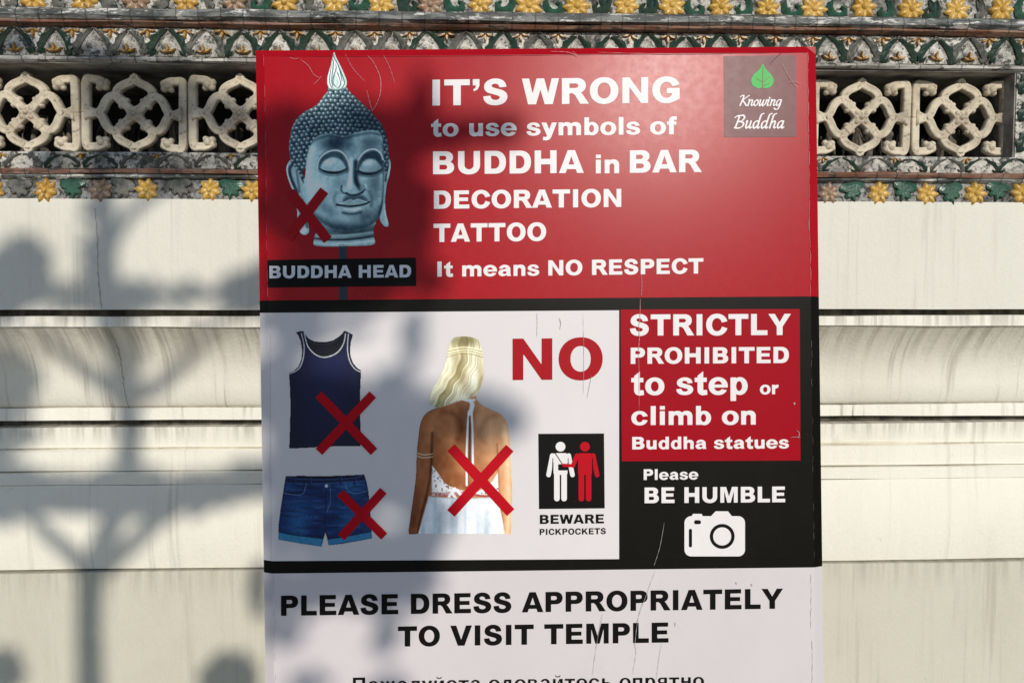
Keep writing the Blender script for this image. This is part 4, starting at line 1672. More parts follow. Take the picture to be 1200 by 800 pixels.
# ---- tank top
P = Paint(335, 384, 428, 530)
out = [(346.6, 389.4), (350.5, 388), (355.7, 387.6), (358, 392), (362, 396.6), (368, 399.6), (375, 400.4), (383, 400.2), (390, 398.6), (396, 395), (400.5, 391), (403.8, 386.8), (408, 389), (414, 392),
       (411.5, 400), (410.5, 409), (411, 417), (414, 425), (418.5, 430.5), (423.4, 433.8), (422.4, 455), (422, 478), (422.6, 500), (422.6, 522.6), (400, 522.4), (378.5, 523.4), (358, 524.6), (338.9, 525.4),
       (339.8, 500), (340.4, 477), (339.8, 455), (338.6, 437), (344, 434.4), (349.5, 429.5), (353, 421), (354, 411), (352.5, 400), (349.5, 393)]
sd_ = poly_sd(P.X, P.Y, out)
P.cover(sd_ - .1)
P.put(np.ones_like(P.X), (13, 15, 40))
P.put(P.m(P.ell(384, 445, 30, 45), 32), (30, 40, 92), .62)
P.put(P.m(P.ell(372, 500, 26, 22), 26), (20, 26, 66), .4)
P.put(P.noise(5, 22, 3), (30, 36, 80), .22)
P.put(P.m(np.abs(sd_) - .6, 1.6), (6, 6, 18), .7)
back = P.poly([(358, 391), (362, 396.6), (368, 399.6), (383, 400.2), (396, 395), (402, 389), (403.5, 392), (402, 402), (394.5, 412), (383, 417), (372, 416), (363, 409), (358.5, 399)])
P.put(P.m(back, .6), (17, 18, 28))
P.put(P.m(P.line([(361, 399), (369, 402.6), (384, 403), (396, 398.5)], .5), .5), (50, 52, 70), .8)
P.put(P.m(P.line([(356.6, 389.4), (358.4, 398), (362, 407.6), (371, 416), (381.7, 418.4), (394.7, 413.4), (402.4, 403), (405, 391)], .65), .5), (214, 214, 206))
P.put(P.m(P.line([(353.2, 390.6), (356, 402), (356.4, 412), (354.2, 424), (349.5, 432.6), (340, 437.6)], .6), .5), (206, 206, 200))
P.put(P.m(P.line([(408.4, 391.4), (407.4, 403), (407.6, 413), (410.4, 424), (416, 432), (422.6, 435.6)], .6), .5), (206, 206, 200))
P.put(P.m(P.line([(339, 521.6), (380, 519.8), (422.5, 518.8)], .35), .5), (44, 48, 90), .5)
P.c = P.c * (.9 + .2 * P.noise(1, 1, 90)[..., None])
P.build('tank_top_picture', cloth, 1)

# ---- denim shorts
P = Paint(322, 550, 442, 642)
out = [(334.8, 557.6), (350, 557), (382, 557.4), (410, 556.4), (427, 555.4), (429.5, 563), (432, 575), (434.2, 600), (436.2, 630.4), (420, 633.6), (400, 637), (385.2, 638.6), (383.2, 630), (381.4, 623.6), (379.6, 630), (377, 640.2),
       (352, 636.4), (326.6, 632), (326.4, 615), (328.6, 597), (331, 581.5), (333, 568)]
sd_ = poly_sd(P.X, P.Y, out)
P.cover(sd_ - .1)
P.put(np.ones_like(P.X), (20, 44, 92))
P.put(P.m(P.ell(349, 612, 11, 18), 14), (58, 128, 178), .75)
P.put(P.m(P.ell(362, 590, 14, 9), 14), (38, 84, 140), .5)
P.put(P.m(P.ell(414, 570, 13, 8), 9), (46, 110, 160), .7)
P.put(P.m(P.ell(412, 608, 12, 18), 15), (52, 116, 170), .65)
P.put(P.m(P.ell(396, 595, 8, 14), 10), (32, 74, 128), .5)
P.put(np.clip(P.noise(16, 2.6, 5) - .5, 0, 1) * 2, (86, 150, 196), .40)
P.put(np.clip(.5 - P.noise(14, 2.4, 9), 0, 1) * 2, (6, 14, 40), .55)
P.put(P.noise(1.3, 1.3, 2), (8, 18, 44), .25)
P.put(P.m(np.abs(sd_) - .8, 2.2), (6, 12, 34), .75)
P.put(P.m(P.poly([(334.8, 557.6), (427, 555.4), (429, 562.5), (382, 565.6), (333.6, 565)], False), .8), (14, 26, 58), .85)
P.put(P.m(P.poly([(338, 558), (424, 556.4), (410, 559.6), (382, 560.8), (352, 560.4)], False), .8), (9, 12, 26), .9)
for a in ([(333.6, 565.4), (356, 566.6), (382, 566), (406, 564.6), (429.4, 563)], [(336, 558.5), (352, 561), (382, 561.6), (410, 560.2), (426, 556.8)]):
    P.put(P.m(P.line(a, .35), .4), (96, 122, 160), .7)
for x in (345, 363, 399, 415):
    P.put(P.m(P.line([(x, 558.5), (x + .3, 567)], 1.1), .5), (16, 34, 74))
    P.put(P.m(P.line([(x + 1.5, 558.5), (x + 1.8, 567)], .25), .4), (90, 116, 150), .6)
P.put(P.m(P.ell(382.7, 569, 2.1, 2.1), .6), (206, 208, 206))
P.put(P.m(P.line([(382.6, 572), (381.8, 590), (381.4, 622)], .5), .6), (5, 12, 32), .95)
P.put(P.m(P.line([(386.5, 566), (387.4, 586), (382.4, 601)], .35), .4), (120, 140, 165), .7)
P.put(P.m(P.line([(331.5, 577), (345, 579.4), (355, 578), (359, 566.5)], .5), .5), (122, 140, 165), .7)
P.put(P.m(P.line([(332, 575), (345, 577.2), (354, 576), (357, 566.5)], .8), .8), (7, 16, 42), .7)
P.put(P.m(P.line([(404, 565.5), (408, 575), (418, 577.6), (432.4, 574)], .5), .5), (122, 140, 165), .65)
P.put(P.m(P.poly([(326.4, 622.6), (345, 626.4), (378.6, 630.4), (377, 640.2), (352, 636.4), (326.6, 632)], False), .7), (62, 132, 166))
P.put(P.m(P.poly([(384.4, 631), (404, 628.2), (436, 622), (436.2, 630.4), (420, 633.6), (385.2, 638.6)], False), .7), (60, 128, 164))
P.put(P.noise(2.4, 2.4, 8), (30, 70, 110), .25)
for a in ([(326.4, 622.6), (345, 626.4), (378.6, 630.4)], [(384.4, 631), (404, 628.2), (436, 622)]):
    P.put(P.m(P.line(a, .5), .8), (6, 16, 40), .9)
for a in ([(326.6, 632), (352, 636.4), (377, 640.2)], [(385.2, 638.6), (420, 633.6), (436.2, 630.4)]):
    P.put(P.m(P.line(a, .5), .7), (20, 46, 76), .8)
P.c = np.clip((P.c - .3) * 1.15 + .3, 0, 1) * (.9 + .2 * P.noise(.9, .9, 90)[..., None])
P.build('shorts_picture', cloth, 1)

# ---- woman seen from behind
P = Paint(475, 390, 605, 630)
body = [(543, 466), (536, 470), (524, 474.5), (512, 477.4), (502.5, 481.5), (496.5, 487), (492.5, 496), (490.6, 508), (489, 522), (488, 538), (487.4, 556), (485.6, 572), (483, 590), (480.8, 606), (479.2, 625.4),
        (489.6, 625.4), (590, 625.4), (598.2, 625.4), (599.4, 606), (600, 590), (600.2, 570), (599, 548), (598, 528), (597, 512), (595, 498), (591, 489), (584, 483), (575, 479), (566, 474.6), (559, 468), (556, 458), (545, 456)]
hair = [(531.8, 395.6), (538, 394.2), (545, 393.8), (553, 394.8), (559.5, 397.2), (563, 402), (564.8, 409), (566.4, 418), (567.4, 428), (566.8, 440), (564, 452), (559, 461), (552, 466), (544, 468), (535, 470.4), (525, 474),
        (516, 477), (509, 476.6), (504, 472), (503, 465), (505.4, 457), (510, 450), (515, 442), (519, 433), (522, 424), (524.4, 413), (526.4, 403)]
bs, hs = P.poly(body), P.poly(hair)
P.cover(np.minimum(bs, hs))
g_ = np.clip((P.X - 490) / 105, 0, 1)[..., None]
skin = (np.array((160, 106, 72)) * (1 - g_) + np.array((212, 164, 126)) * g_) / 255
P.c = skin * np.ones_like(P.c)
P.put(P.noise(9, 12, 4), (120, 72, 46), .22)
P.put(P.m(P.ell(570, 505, 17, 22), 18), (224, 184, 146), .55)
P.put(P.m(P.ell(506, 505, 6, 18), 9), (186, 134, 98), .6)
P.put(P.m(P.ell(541, 500, 5, 22), 8), (112, 66, 40), .7)
P.put(P.m(P.ell(528, 508, 8, 18, .3), 10), (176, 124, 88), .55)
P.put(P.m(P.ell(560, 530, 8, 22), 10), (150, 102, 70), .5)
P.put(P.m(P.line([(519, 482), (534, 486), (541, 500), (537, 514)], 2), 5), (108, 62, 38), .55)
P.put(P.m(P.line([(580, 486), (569, 492), (563, 506), (567, 518)], 2), 5), (150, 104, 74), .5)
P.put(P.m(P.line([(551, 480), (550, 520), (548, 570)], 3), 6), (116, 70, 44), .65)
P.put(P.m(P.poly([(508, 510), (520, 520), (534, 545), (546, 570), (520, 572), (506, 545)]), 7), (122, 76, 48), .45)
P.put(P.m(P.line([(506.5, 507), (506, 530), (505, 550), (501, 575), (493, 606), (490, 625)], .8), 2.2), (60, 32, 20), .85)
P.put(P.m(P.line([(582.5, 520), (583.5, 540), (584.5, 575), (588, 604), (591, 625)], .7), 2), (140, 92, 66), .8)
P.put(P.m(P.line([(592, 500), (595, 540), (596, 600), (594, 625)], 3), 4), (240, 206, 168), .75)
P.put(P.m(P.ell(484, 606, 5, 22, .12), 6), (96, 56, 38), .65)
P.put(P.m(np.abs(bs) - .5, 2.0) * (P.X < 520), (74, 40, 26), .6)
for yy in (530, 533.5):
    P.put(P.m(P.line([(487.8, yy), (496, yy + 2.5), (507, yy + 1.5)], .5), .6), (226, 214, 190), .85)
# halter top, ribbon, skirt
top = P.poly([(506.4, 545), (511, 550.5), (515.5, 557), (520, 564), (526, 569), (533, 571.4), (541, 574), (550, 575.6), (560, 575), (570, 571), (578, 562), (583.4, 553), (584, 566), (584.4, 579), (545, 580), (506, 580)], False)
P.put(P.m(top, .8), (222, 220, 216))
P.put(P.m(top, 1) * (P.noise(2.4, 2.4, 21) > .80), (110, 60, 62), .7)
P.put(P.m(top, 1) * (P.noise(2.0, 2.0, 22) > .82), (90, 90, 98), .6)
P.put(P.m(P.line([(506.5, 577.5), (520, 578.6), (532, 577.6), (545, 576.4)], [1.4, 2, 2.2, 1.2]), .8), (150, 70, 74), .5)
P.put(P.m(P.line([(556, 579), (570, 581.4), (584, 580)], 1.2), .8), (150, 76, 76), .8)
for a in ([(533, 572), (530, 577), (534, 583)], [(535, 574), (541, 580), (546, 588)], [(533, 574), (527, 580), (526, 586)]):
    P.put(P.m(P.line(a, 1.5), .8), (238, 236, 232))
skirt = P.poly([(502.5, 581), (520, 582.6), (550, 583.4), (582.5, 582), (586, 595), (588.8, 608), (591.8, 626), (489.8, 626), (495, 608)], False)
P.put(P.m(skirt, .8), (208, 211, 212))
P.put(P.m(skirt, .8) * P.noise(7, 60, 31), (230, 232, 231), .7)
P.put(P.m(skirt, .8) * np.clip(P.noise(5, 80, 32) - .55, 0, 1) * 2, (164, 178, 190), .7)
P.put(P.m(P.line([(503, 582), (540, 584), (583, 583)], .4), .8), (160, 168, 176), .8)
# straps
P.put(P.m(P.line([(542, 467), (548, 469), (556, 468.4)], 1.4), .8), (236, 230, 220))
P.put(P.m(P.line([(550.5, 469), (553.5, 474), (551, 484)], [1.6, 2.6, 2.4]), .8), (238, 236, 236))
P.put(P.m(P.line([(549.4, 482), (547.6, 510), (546.8, 540), (547, 568)], 1.15), .7), (240, 240, 240))
P.put(P.m(P.line([(552.6, 480), (553.8, 505), (554, 530), (554.2, 545)], 1.15), .7), (236, 236, 238))
P.put(P.m(P.line([(550, 488), (550.6, 510), (550.4, 540)], .7), .8), (70, 52, 66), .8)
# hair
hm = P.m(hs, .7)
P.put(hm, (218, 212, 184))
dx = P.X - (545 + (430 - P.Y) * .10 - np.clip(P.Y - 425, 0, 60) ** 1.35 * .115) + 1.5 * np.sin(P.Y / 7.5 + P.X / 11) + 1.1 * np.sin(P.Y / 3.9 - P.X / 6)
for k, (fx, col, op) in enumerate(((2.2, (150, 138, 96), .75), (3.6, (243, 240, 222), .85), (1.5, (116, 102, 66), .5), (5, (232, 226, 196), .5))):
    r = np.random.default_rng(60 + k)
    T = r.random(120)
    gx = (dx + 60) / fx
    ix = np.clip(gx.astype(int), 0, 118)
    t = gx - ix
    n_ = T[ix] * (1 - t) + T[ix + 1] * t
    P.put(hm * np.clip((n_ - .45) * 2.4, 0, 1) * (.6 + .4 * P.noise(9, 16, 70 + k)), col, op)
P.put(hm * P.m(P.ell(545, 398, 15, 7), 6), (112, 104, 72), .75)
P.put(hm * P.m(P.ell(541, 440, 5, 24, -.35), 7), (120, 104, 66), .40)
P.put(hm * P.m(P.ell(563, 436, 4, 24, -.05), 4), (150, 138, 104), .5)
for a in ([(525.4, 410), (540, 407), (552, 407.4), (565, 410.4)], [(523.8, 416.5), (538, 412.6), (553, 413), (566.2, 417)], [(524.6, 413.4), (540, 410), (553, 410.2), (565.6, 414)]):
    P.put(hm * P.m(P.line(a, .6), .7), (240, 232, 198), .85)
    P.put(hm * P.m(P.line([(x, y + 1.7) for x, y in a], .4), .6), (116, 98, 60), .65)
P.put(hm * P.m(np.abs(hs) - .4, 1.5), (176, 166, 126), .5)
P.c = np.clip((P.c - .5) * 1.3 + .5 + (P.noise(5, 7, 55)[..., None] - .5) * .07, 0, 1) * (.97 + .06 * P.noise(1.1, 1.1, 90)[..., None])
P.build('woman_picture', cloth, 1)

# ---- statue head on its rod
sheet('rod_picture', [(397, 286), (406.5, 286), (407.2, 351.2), (397.6, 351.2)], V_POLE, header, 1)
P = Paint(332, 58, 462, 292)
flame = P.poly([(391.6, 61), (394, 67), (397.4, 74), (401, 81), (404, 88), (406.4, 94), (406.6, 99), (404.4, 103.6), (399, 106), (391, 106.4), (386, 104), (383.6, 99), (383.4, 92), (385.4, 84), (387.8, 76), (389.6, 68)])
hair = P.poly([(386, 102), (384, 107), (379, 113), (374, 120), (366.7, 126), (357, 131), (350, 137), (345, 143.5), (341.6, 152), (339.6, 162), (338.6, 172), (339.6, 184), (342, 192), (349, 200), (354, 212), (358, 211), (362, 196),
               (440, 190), (452, 203), (455.8, 196), (456, 186), (455, 172), (453, 160), (449, 149), (442, 139), (433, 129), (424, 120.6), (416, 113), (409.5, 107.6), (405, 102), (396, 104)])
face = P.poly([(357.4, 207), (359.6, 186), (364, 171), (372, 160), (384, 157), (396, 158.4), (402, 160.4), (412, 157.6), (424, 154), (437, 153), (445.5, 155.6), (448.6, 166), (449.8, 182), (450.4, 200), (450, 218), (449.4, 232), (447.4, 246),
               (443.4, 256), (436, 263), (425, 268.6), (412, 271), (399, 270.4), (387, 267), (376, 261), (367, 253), (360, 244), (355.6, 234), (354.6, 220)])
earL = P.poly([(341, 187), (336.8, 192), (335.4, 199), (337, 208), (340.6, 218), (344.6, 226), (347, 236), (348.4, 250), (349, 264), (352, 273), (358, 275.6), (362.4, 272), (361.4, 262), (358.4, 246), (357, 230), (355, 212), (350, 196), (346, 188)])
earR = P.poly([(454, 184), (457.4, 188), (458, 196), (456.4, 206), (453.6, 216), (452, 228), (451.4, 240), (453, 252), (455.8, 262.6), (454, 266), (449, 264), (445, 256), (448, 240), (449.6, 220), (450.6, 200)])
neck = P.poly([(372, 256), (371, 268), (368.4, 278), (368.4, 287.4), (385, 289), (412, 288.6), (438, 286.6), (438.4, 277), (437.4, 268), (436, 258)])
for f in (flame, hair, face, earL, earR, neck):
    P.cover(f - .15)
P.put(np.ones_like(P.X), (30, 52, 68))
P.put(P.m(neck, .6), (112, 142, 158))
P.put(P.m(P.ell(414, 270, 30, 7), 6) * P.m(neck, .6), (34, 58, 74), .85)
P.put(P.m(P.line([(369, 279.5), (390, 281), (415, 280), (438.4, 276.6)], [.8, 1, 1.2, 1]), 1.1) * P.m(neck, .6), (26, 46, 60), .9)
P.put(P.m(P.line([(369, 284.5), (390, 286), (415, 285), (438, 282)], 1.2), 2) * P.m(neck, .6), (168, 192, 204), .7)
P.put(P.m(P.line([(372, 275), (390, 276.4), (413, 275.4), (437, 272.4)], 1), 1.6) * P.m(neck, .6), (160, 186, 198), .6)
for e, hx in ((earL, 1), (earR, -1)):
    P.put(P.m(e, .6), (118, 150, 168))
P.put(P.m(P.line([(344, 192), (339.4, 198), (341, 209), (346, 220), (349, 226)], [1.6, 2, 2, 1.6, 1]), 1.5), (34, 58, 76), .9)
P.put(P.m(P.line([(347.5, 200), (349.5, 212), (351, 224)], 1.2), 1.4), (54, 84, 102), .8)
P.put(P.m(P.line([(337, 194), (337, 203), (341, 216), (346, 229), (348.6, 248), (351, 268)], .7), 1.0), (190, 210, 220), .85)
P.put(P.m(P.line([(356, 234), (358, 250), (360, 266)], 1.2), 1.6), (38, 62, 80), .75)
P.put(P.m(P.ell(355, 270, 4.4, 3.6), 2.4), (186, 206, 214), .85)
P.put(P.m(P.line([(456, 190), (456.4, 197), (453.6, 208)], 1.0), 1.0), (186, 206, 218), .75)
P.put(P.m(P.line([(453.6, 189), (453.6, 199), (451.8, 212)], 1.0), 1.2), (24, 42, 56), .85)
P.put(P.m(P.line([(451, 240), (452, 252), (453.6, 262)], 1.1), 1.6), (164, 190, 202), .8)
# curls
hm = P.m(hair, .6)
P.put(hm, (38, 62, 82))
r = np.random.default_rng(5)
row = 0
y = 104.0
while y < 216:
    w = 5.7
    x = 334 + (row % 2) * 2.85
    while x < 460:
        cx = x + r.uniform(-.75, .75)
        cy = y + r.uniform(-.7, .7) + ((x - 398) / 60) ** 2 * 5.5
        sel = (np.abs(P.X - cx) < 4) & (np.abs(P.Y - cy) < 4)
        if sel.any():
            d = np.hypot((P.X - cx) / 2.9, (P.Y - cy) / 2.6)
            lit = np.clip(1 - d, 0, 1) ** .6
            lw = np.clip(.75 - abs(x - 372) / 130, .22, 1)
            P.put(hm * sel * lit, (120, 152, 168), .8 * (.6 + .6 * lw))
            hl = np.clip(1 - np.hypot((P.X - cx + .8) / 1.3, (P.Y - cy + .9) / 1.1), 0, 1)
            P.put(hm * sel * hl, (214, 230, 236), .95 * (.45 + .7 * lw))
            dk = np.clip(1 - np.hypot((P.X - cx - .9) / 1.3, (P.Y - cy - 1.1) / 1.2), 0, 1)
            P.put(hm * sel * dk, (18, 34, 50), .8)
        x += w
    y += 4.75
    row += 1
P.put(hm * P.m(P.line([(339, 186), (339, 166), (345, 146), (360, 131), (376, 119), (385, 106)], 1.2), 3), (150, 178, 192), .35)
P.put(hm * P.m(P.ell(430, 146, 22, 18, .6), 18), (20, 36, 52), .42)
P.put(hm * P.m(P.ell(372, 152, 14, 8, -.5), 10), (24, 42, 58), .30)
# flame
fm = P.m(flame, .6)
P.put(fm, (134, 152, 162))
for a in ([(391.6, 64), (389, 76), (386.8, 88), (386.4, 97), (389, 103)], [(392, 68), (394, 79), (391, 90), (390.6, 98), (395, 103), (399, 99), (398, 92), (395.4, 86)],
          [(394, 72), (398.4, 82), (402, 91), (403.6, 98), (401, 103)], [(391, 72), (389.8, 84), (388.8, 95), (390, 101)], [(396.4, 77), (399.2, 87), (401, 95)]):
    P.put(fm * P.m(P.line(a, .55), .7), (38, 60, 78), .9)
    P.put(fm * P.m(P.line([(x - 1.3, yy) for x, yy in a], .4), .7), (196, 212, 218), .8)
P.put(fm * P.m(P.line([(386, 105), (395, 106.2), (404.4, 104)], .8), .9), (40, 62, 78), .8)
# face
fm = P.m(face, .7)
P.put(fm, (120, 154, 176))
P.put(fm * P.m(P.poly([(357, 208), (362, 178), (372, 168), (380, 200), (376, 235), (364, 246), (355, 226)]), 10), (132, 166, 188), .9)
P.put(fm * P.m(P.poly([(368, 252), (384, 258), (402, 262), (424, 262), (440, 254), (449, 236), (452, 262), (430, 276), (396, 276)]), 6), (34, 60, 80), .85)
P.put(fm * P.m(P.ell(395, 168, 17, 9, -.05), 7), (28, 52, 74), .88)
P.put(fm * P.m(P.ell(413, 170, 9, 12), 6), (70, 104, 126), .55)
P.put(fm * P.m(P.ell(433, 168, 13, 8), 7), (34, 60, 80), .6)
P.put(fm * P.m(P.ell(419, 166, 5, 10), 5), (140, 170, 188), .55)
P.put(fm * P.m(P.line([(364, 168), (374, 162), (388, 159.4), (402, 162.4), (416, 159), (434, 156), (446, 158)], 1.4), 2.2), (20, 38, 56), .55)
P.put(fm * P.m(P.line([(449.6, 170), (450, 200), (449, 230), (445, 250)], 1.4), 3), (26, 46, 62), .8)
P.put(fm * P.m(P.line([(446.4, 205), (446.6, 222), (444.6, 238)], 1.6), 2.6), (176, 200, 212), .6)
# brow hollows and lids, left then right
P.put(fm * P.m(P.poly([(372.5, 196), (375, 186), (382, 179), (392, 176.6), (401, 180), (407, 189), (409, 200), (404, 203), (390, 204), (378, 202)]), 2.4), (40, 68, 90), .88)
P.put(fm * P.m(P.poly([(418.6, 203), (420, 191), (425, 182), (433, 177), (441, 177), (446.4, 182), (449, 192), (447, 202), (434, 206), (424, 206)]), 2.4), (32, 56, 76), .9)
P.put(fm * P.m(P.poly([(375.6, 198), (379, 190), (387, 185), (396, 185.4), (402.4, 191), (405, 198.6), (396, 201), (384, 200.6)]), 1.6), (136, 166, 184), .95)
P.put(fm * P.m(P.poly([(421, 200.4), (424, 192), (431, 186.6), (439, 187), (445, 193), (447, 198.6), (440, 201.4), (430, 202)]), 1.6), (122, 152, 170), .95)
P.put(fm * P.m(P.ell(386, 190, 5, 2.6, -.3), 3), (196, 214, 222), .75)
P.put(fm * P.m(P.ell(432, 191, 5, 2.6, -.2), 3), (186, 206, 216), .75)
for a in ([(374.8, 198), (382, 201.4), (391, 202.8), (399, 201.6), (405.4, 198)], [(420.4, 200.4), (427, 203.4), (434, 204), (441, 202.6), (447.4, 198.4)]):
    P.put(fm * P.m(P.line(a, [.6, 1.0, 1.2, 1.0, .6]), .9), (10, 22, 34), .95)
    P.put(fm * P.m(P.line([(x, yy + 3.2) for x, yy in a], .8), 1.6), (64, 94, 114), .75)
    P.put(fm * P.m(P.line([(x, yy + 5.6) for x, yy in a[1:-1]], .7), 1.5), (150, 178, 194), .6)
for a in ([(371.8, 197), (373.6, 188), (379.6, 181), (388, 177), (396, 176.6), (402.6, 180), (407.6, 187), (410, 196)], [(417.8, 199), (419.2, 189), (424.6, 180.6), (432, 175.8), (440, 175.4), (446, 179.6), (449, 187)]):
    P.put(fm * P.m(P.line(a, .75), .9), (206, 222, 230), .95)
    P.put(fm * P.m(P.line([(x, yy - 1.8) for x, yy in a], .6), 1.2), (60, 90, 112), .5)
P.put(fm * P.m(P.line([(366, 176), (362, 196), (362, 218), (368, 238)], 2.4), 5), (196, 216, 224), .55)
P.put(fm * P.m(P.ell(374, 220, 10, 9), 8), (176, 202, 214), .55)
P.put(fm * P.m(P.ell(440, 216, 7, 16), 7), (44, 72, 92), .6)
P.put(fm * P.m(P.ell(428, 254, 14, 7, -.4), 7), (26, 48, 64), .6)
P.put(fm * P.m(P.ell(399, 214, 6, 8), 6), (84, 118, 138), .5)
# nose
P.put(fm * P.m(P.line([(417, 190), (416.6, 202), (417.6, 213), (422, 221)], [2.6, 2.6, 2.8, 2.4]), 2.2), (26, 48, 66), .9)
P.put(fm * P.m(P.line([(411.6, 186), (411, 200), (410, 212), (409.6, 219)], [1.6, 1.7, 2.2, 3.0]), 1.8), (178, 202, 214), .85)
P.put(fm * P.m(P.ell(404.6, 220.6, 3.8, 3.4), 1.8), (140, 170, 188), .8)
P.put(fm * P.m(P.line([(400.6, 218), (399.8, 222.6), (402.6, 226.4), (407, 226.2)], .8), 1.1), (34, 58, 76), .9)
P.put(fm * P.m(P.ell(425, 220, 3.4, 3.6), 1.6), (96, 126, 144), .85)
P.put(fm * P.m(P.line([(405.6, 226.8), (411, 228.8), (417, 228.6), (423, 226.4), (428.2, 222.6)], 1.0), 1.1), (14, 28, 40), .92)
P.put(fm * P.m(P.line([(428.4, 216), (429.4, 221), (427, 225)], .6), .9), (160, 186, 200), .7)
# mouth
P.put(fm * P.m(P.poly([(405, 230), (414, 228.8), (424, 229), (431, 234), (427, 237), (414, 236), (402, 238)]), 2.2), (40, 66, 86), .75)
P.put(fm * P.m(P.poly([(396.4, 240.6), (404, 237.6), (410.4, 235.2), (414.4, 236.4), (418.6, 234.8), (425, 236.2), (431.6, 238.2), (424, 240.2), (410, 241.6)], False), 1.0), (112, 142, 158), .95)
P.put(fm * P.m(P.line([(397, 239.6), (404.6, 236.8), (410.4, 234.4), (414.4, 235.6), (418.8, 234), (425, 235.4), (431, 237.6)], .5), .8), (186, 206, 216), .8)
P.put(fm * P.m(P.line([(394.6, 240), (402, 241.2), (410, 242), (420, 241), (428, 239.2), (433, 236.6)], [1.1, .9, 1.1, 1.1, .9, 1.0]), .8), (10, 22, 34), .95)
P.put(fm * P.m(P.poly([(399, 242.8), (410, 243.4), (421, 242.4), (429, 240.8), (425, 246), (416, 248.4), (406, 247.6)]), 1.2), (128, 158, 172), .95)
P.put(fm * P.m(P.line([(404, 245), (413, 246), (422, 244.4)], .7), 1.1), (206, 222, 228), .8)
P.put(fm * P.m(P.line([(402, 249.4), (412, 251), (423, 248.8)], 1.3), 2.0), (24, 44, 60), .8)
P.put(fm * P.m(P.ell(413, 257, 8, 3.6), 4), (110, 140, 156), .65)
P.put(fm * P.m(P.line([(394, 226), (391.6, 234), (393.6, 242)], 1.2), 2.6), (60, 90, 112), .6)
P.put(fm * P.m(P.line([(433, 225), (436, 233), (435, 241)], 1.2), 2.6), (36, 62, 82), .7)
P.put(fm * P.m(P.ell(440, 232, 5, 10), 5), (96, 126, 144), .55)
P.put(fm * P.m(P.ell(384, 246, 10, 5, .7), 6), (58, 90, 116), .6)
P.put(fm * P.noise(2, 2, 3), (90, 124, 146), .12)
g_ = P.c.mean(2, keepdims=True)
P.c = np.clip(g_ + (P.c - g_) * .46, 0, 1)
P.c = np.clip(P.c, 0, 1) ** .80
loc = P.noise(4, 4, 77)[..., None] - .5
P.c = np.clip((P.c - .47) * 1.95 + .50 + loc * .10, .02, 1)
P.c *= np.array((1.02, 1.05, .98)) * .99
P.c *= .95 + .1 * P.noise(1.2, 1.2, 9)[..., None]
P.build('statue_head_picture', header, 1)

# ------------------------------------------------------------------ clipped tree on the plaza, whose shade falls on wall and board
def leafmat(name, a, b):
    N = Nodes(name)
    N.color(N.mix(N.ramp(N.noise((1, 1, 1), 9, 3, .6), .35, .65), a, b))
    N.rough(.55)
    return N.m


M_FOL = leafmat('leaf_green', (.030, .075, .018), (.055, .11, .03))
M_BARK = grime('bark', (.07, .055, .04), (.17, .14, .11), .4, .6, 30)


def on_wall(px, py, s=0.0):
    u, z = wp(px, py, s)
    return WX * u + WY * s + Vector((0, 0, z))


def on_sign(px, py):
    return CAM + FWD * SD + Vector(((px - 600) * KS, 0, 0)) + UP * ((400 - py) * KS)


TD = 5.5


def cast(p, t):
    """the point on the plane facing the sun, t metres out from the wall, that shades p"""
    k = (-t - p.y) / SUN.y
    return p + SUN * k


base = cast(on_wall(104, 760, .07), TD)
tree = empty('clipped_tree', (base.x, base.y, 0))
tree['label'] = 'clipped ornamental tree with rounded leaf pads on the plaza facing the board'
tree['category'] = 'tree'
inv = -Vector((base.x, base.y, 0))
V, F = [], []


def limb(path, nm=None):
    """path of (point on wall px, py, radius in m, depth offset)"""
    pts = [(cast(on_wall(x, y, s), TD + dt) + inv, r) for x, y, s, r, dt in path]
    pts3 = crom([(p.x, p.y, p.z, r) for p, r in pts], 5)
    tube3(pts3)


def tube3(pts3):
    n, m = len(pts3), 9
    b0 = len(V)
    for i in range(n):
        a, b = Vector(pts3[max(0, i - 1)][:3]), Vector(pts3[min(n - 1, i + 1)][:3])
        t = (b - a).normalized()
        e1 = t.cross(Vector((.1, 1, .05))).normalized()
        e2 = t.cross(e1)
        for j in range(m):
            q = 2 * math.pi * j / m
            r = pts3[i][3] * (1 + .12 * math.sin(i * 1.9 + j * 2.4))
            V.append(tuple(Vector(pts3[i][:3]) + e1 * math.cos(q) * r + e2 * math.sin(q) * r))
    for i in range(n - 1):
        for j in range(m):
            F.append((b0 + i * m + j, b0 + i * m + (j + 1) % m, b0 + (i + 1) * m + (j + 1) % m, b0 + (i + 1) * m + j))
    F.append(tuple(b0 + j for j in range(m)))
    F.append(tuple(b0 + (n - 1) * m + j for j in range(m)))


W = on_wall
tr_base = cast(W(104, 760, .07), TD) + inv
tube3(crom([(0, 0, -.05, .062), (.01, 0, .5, .045), (tr_base.x - .02, tr_base.y, 1.2, .038), (tr_base.x, tr_base.y, tr_base.z, .032)], 5))
limb([(104, 760, .07, .032, 0), (104, 720, .07, .031, 0), (106, 680, .07, .032, 0), (116, 645, .07, .030, 0), (134, 605, .07, .030, .02), (147, 560, .08, .031, .03), (151, 510, .09, .032, .03), (148, 460, .1, .032, .02), (136, 410, .05, .030, 0),
      (126, 360, 0, .030, 0), (124, 300, 0, .028, 0), (122, 235, 0, .025, 0), (116, 180, 0, .02, 0), (108, 120, .05, .012, 0)])
limb([(106, 682, .07, .026, 0), (84, 650, .07, .02, -.05), (56, 625, .07, .018, -.1), (30, 596, .07, .014, -.12), (10, 570, .07, .01, -.12)])
limb([(114, 672, .07, .024, 0), (150, 640, .07, .022, .05), (190, 606, .07, .019, .1), (232, 578, .07, .016, .1), (300, 560, .07, .012, .1)])
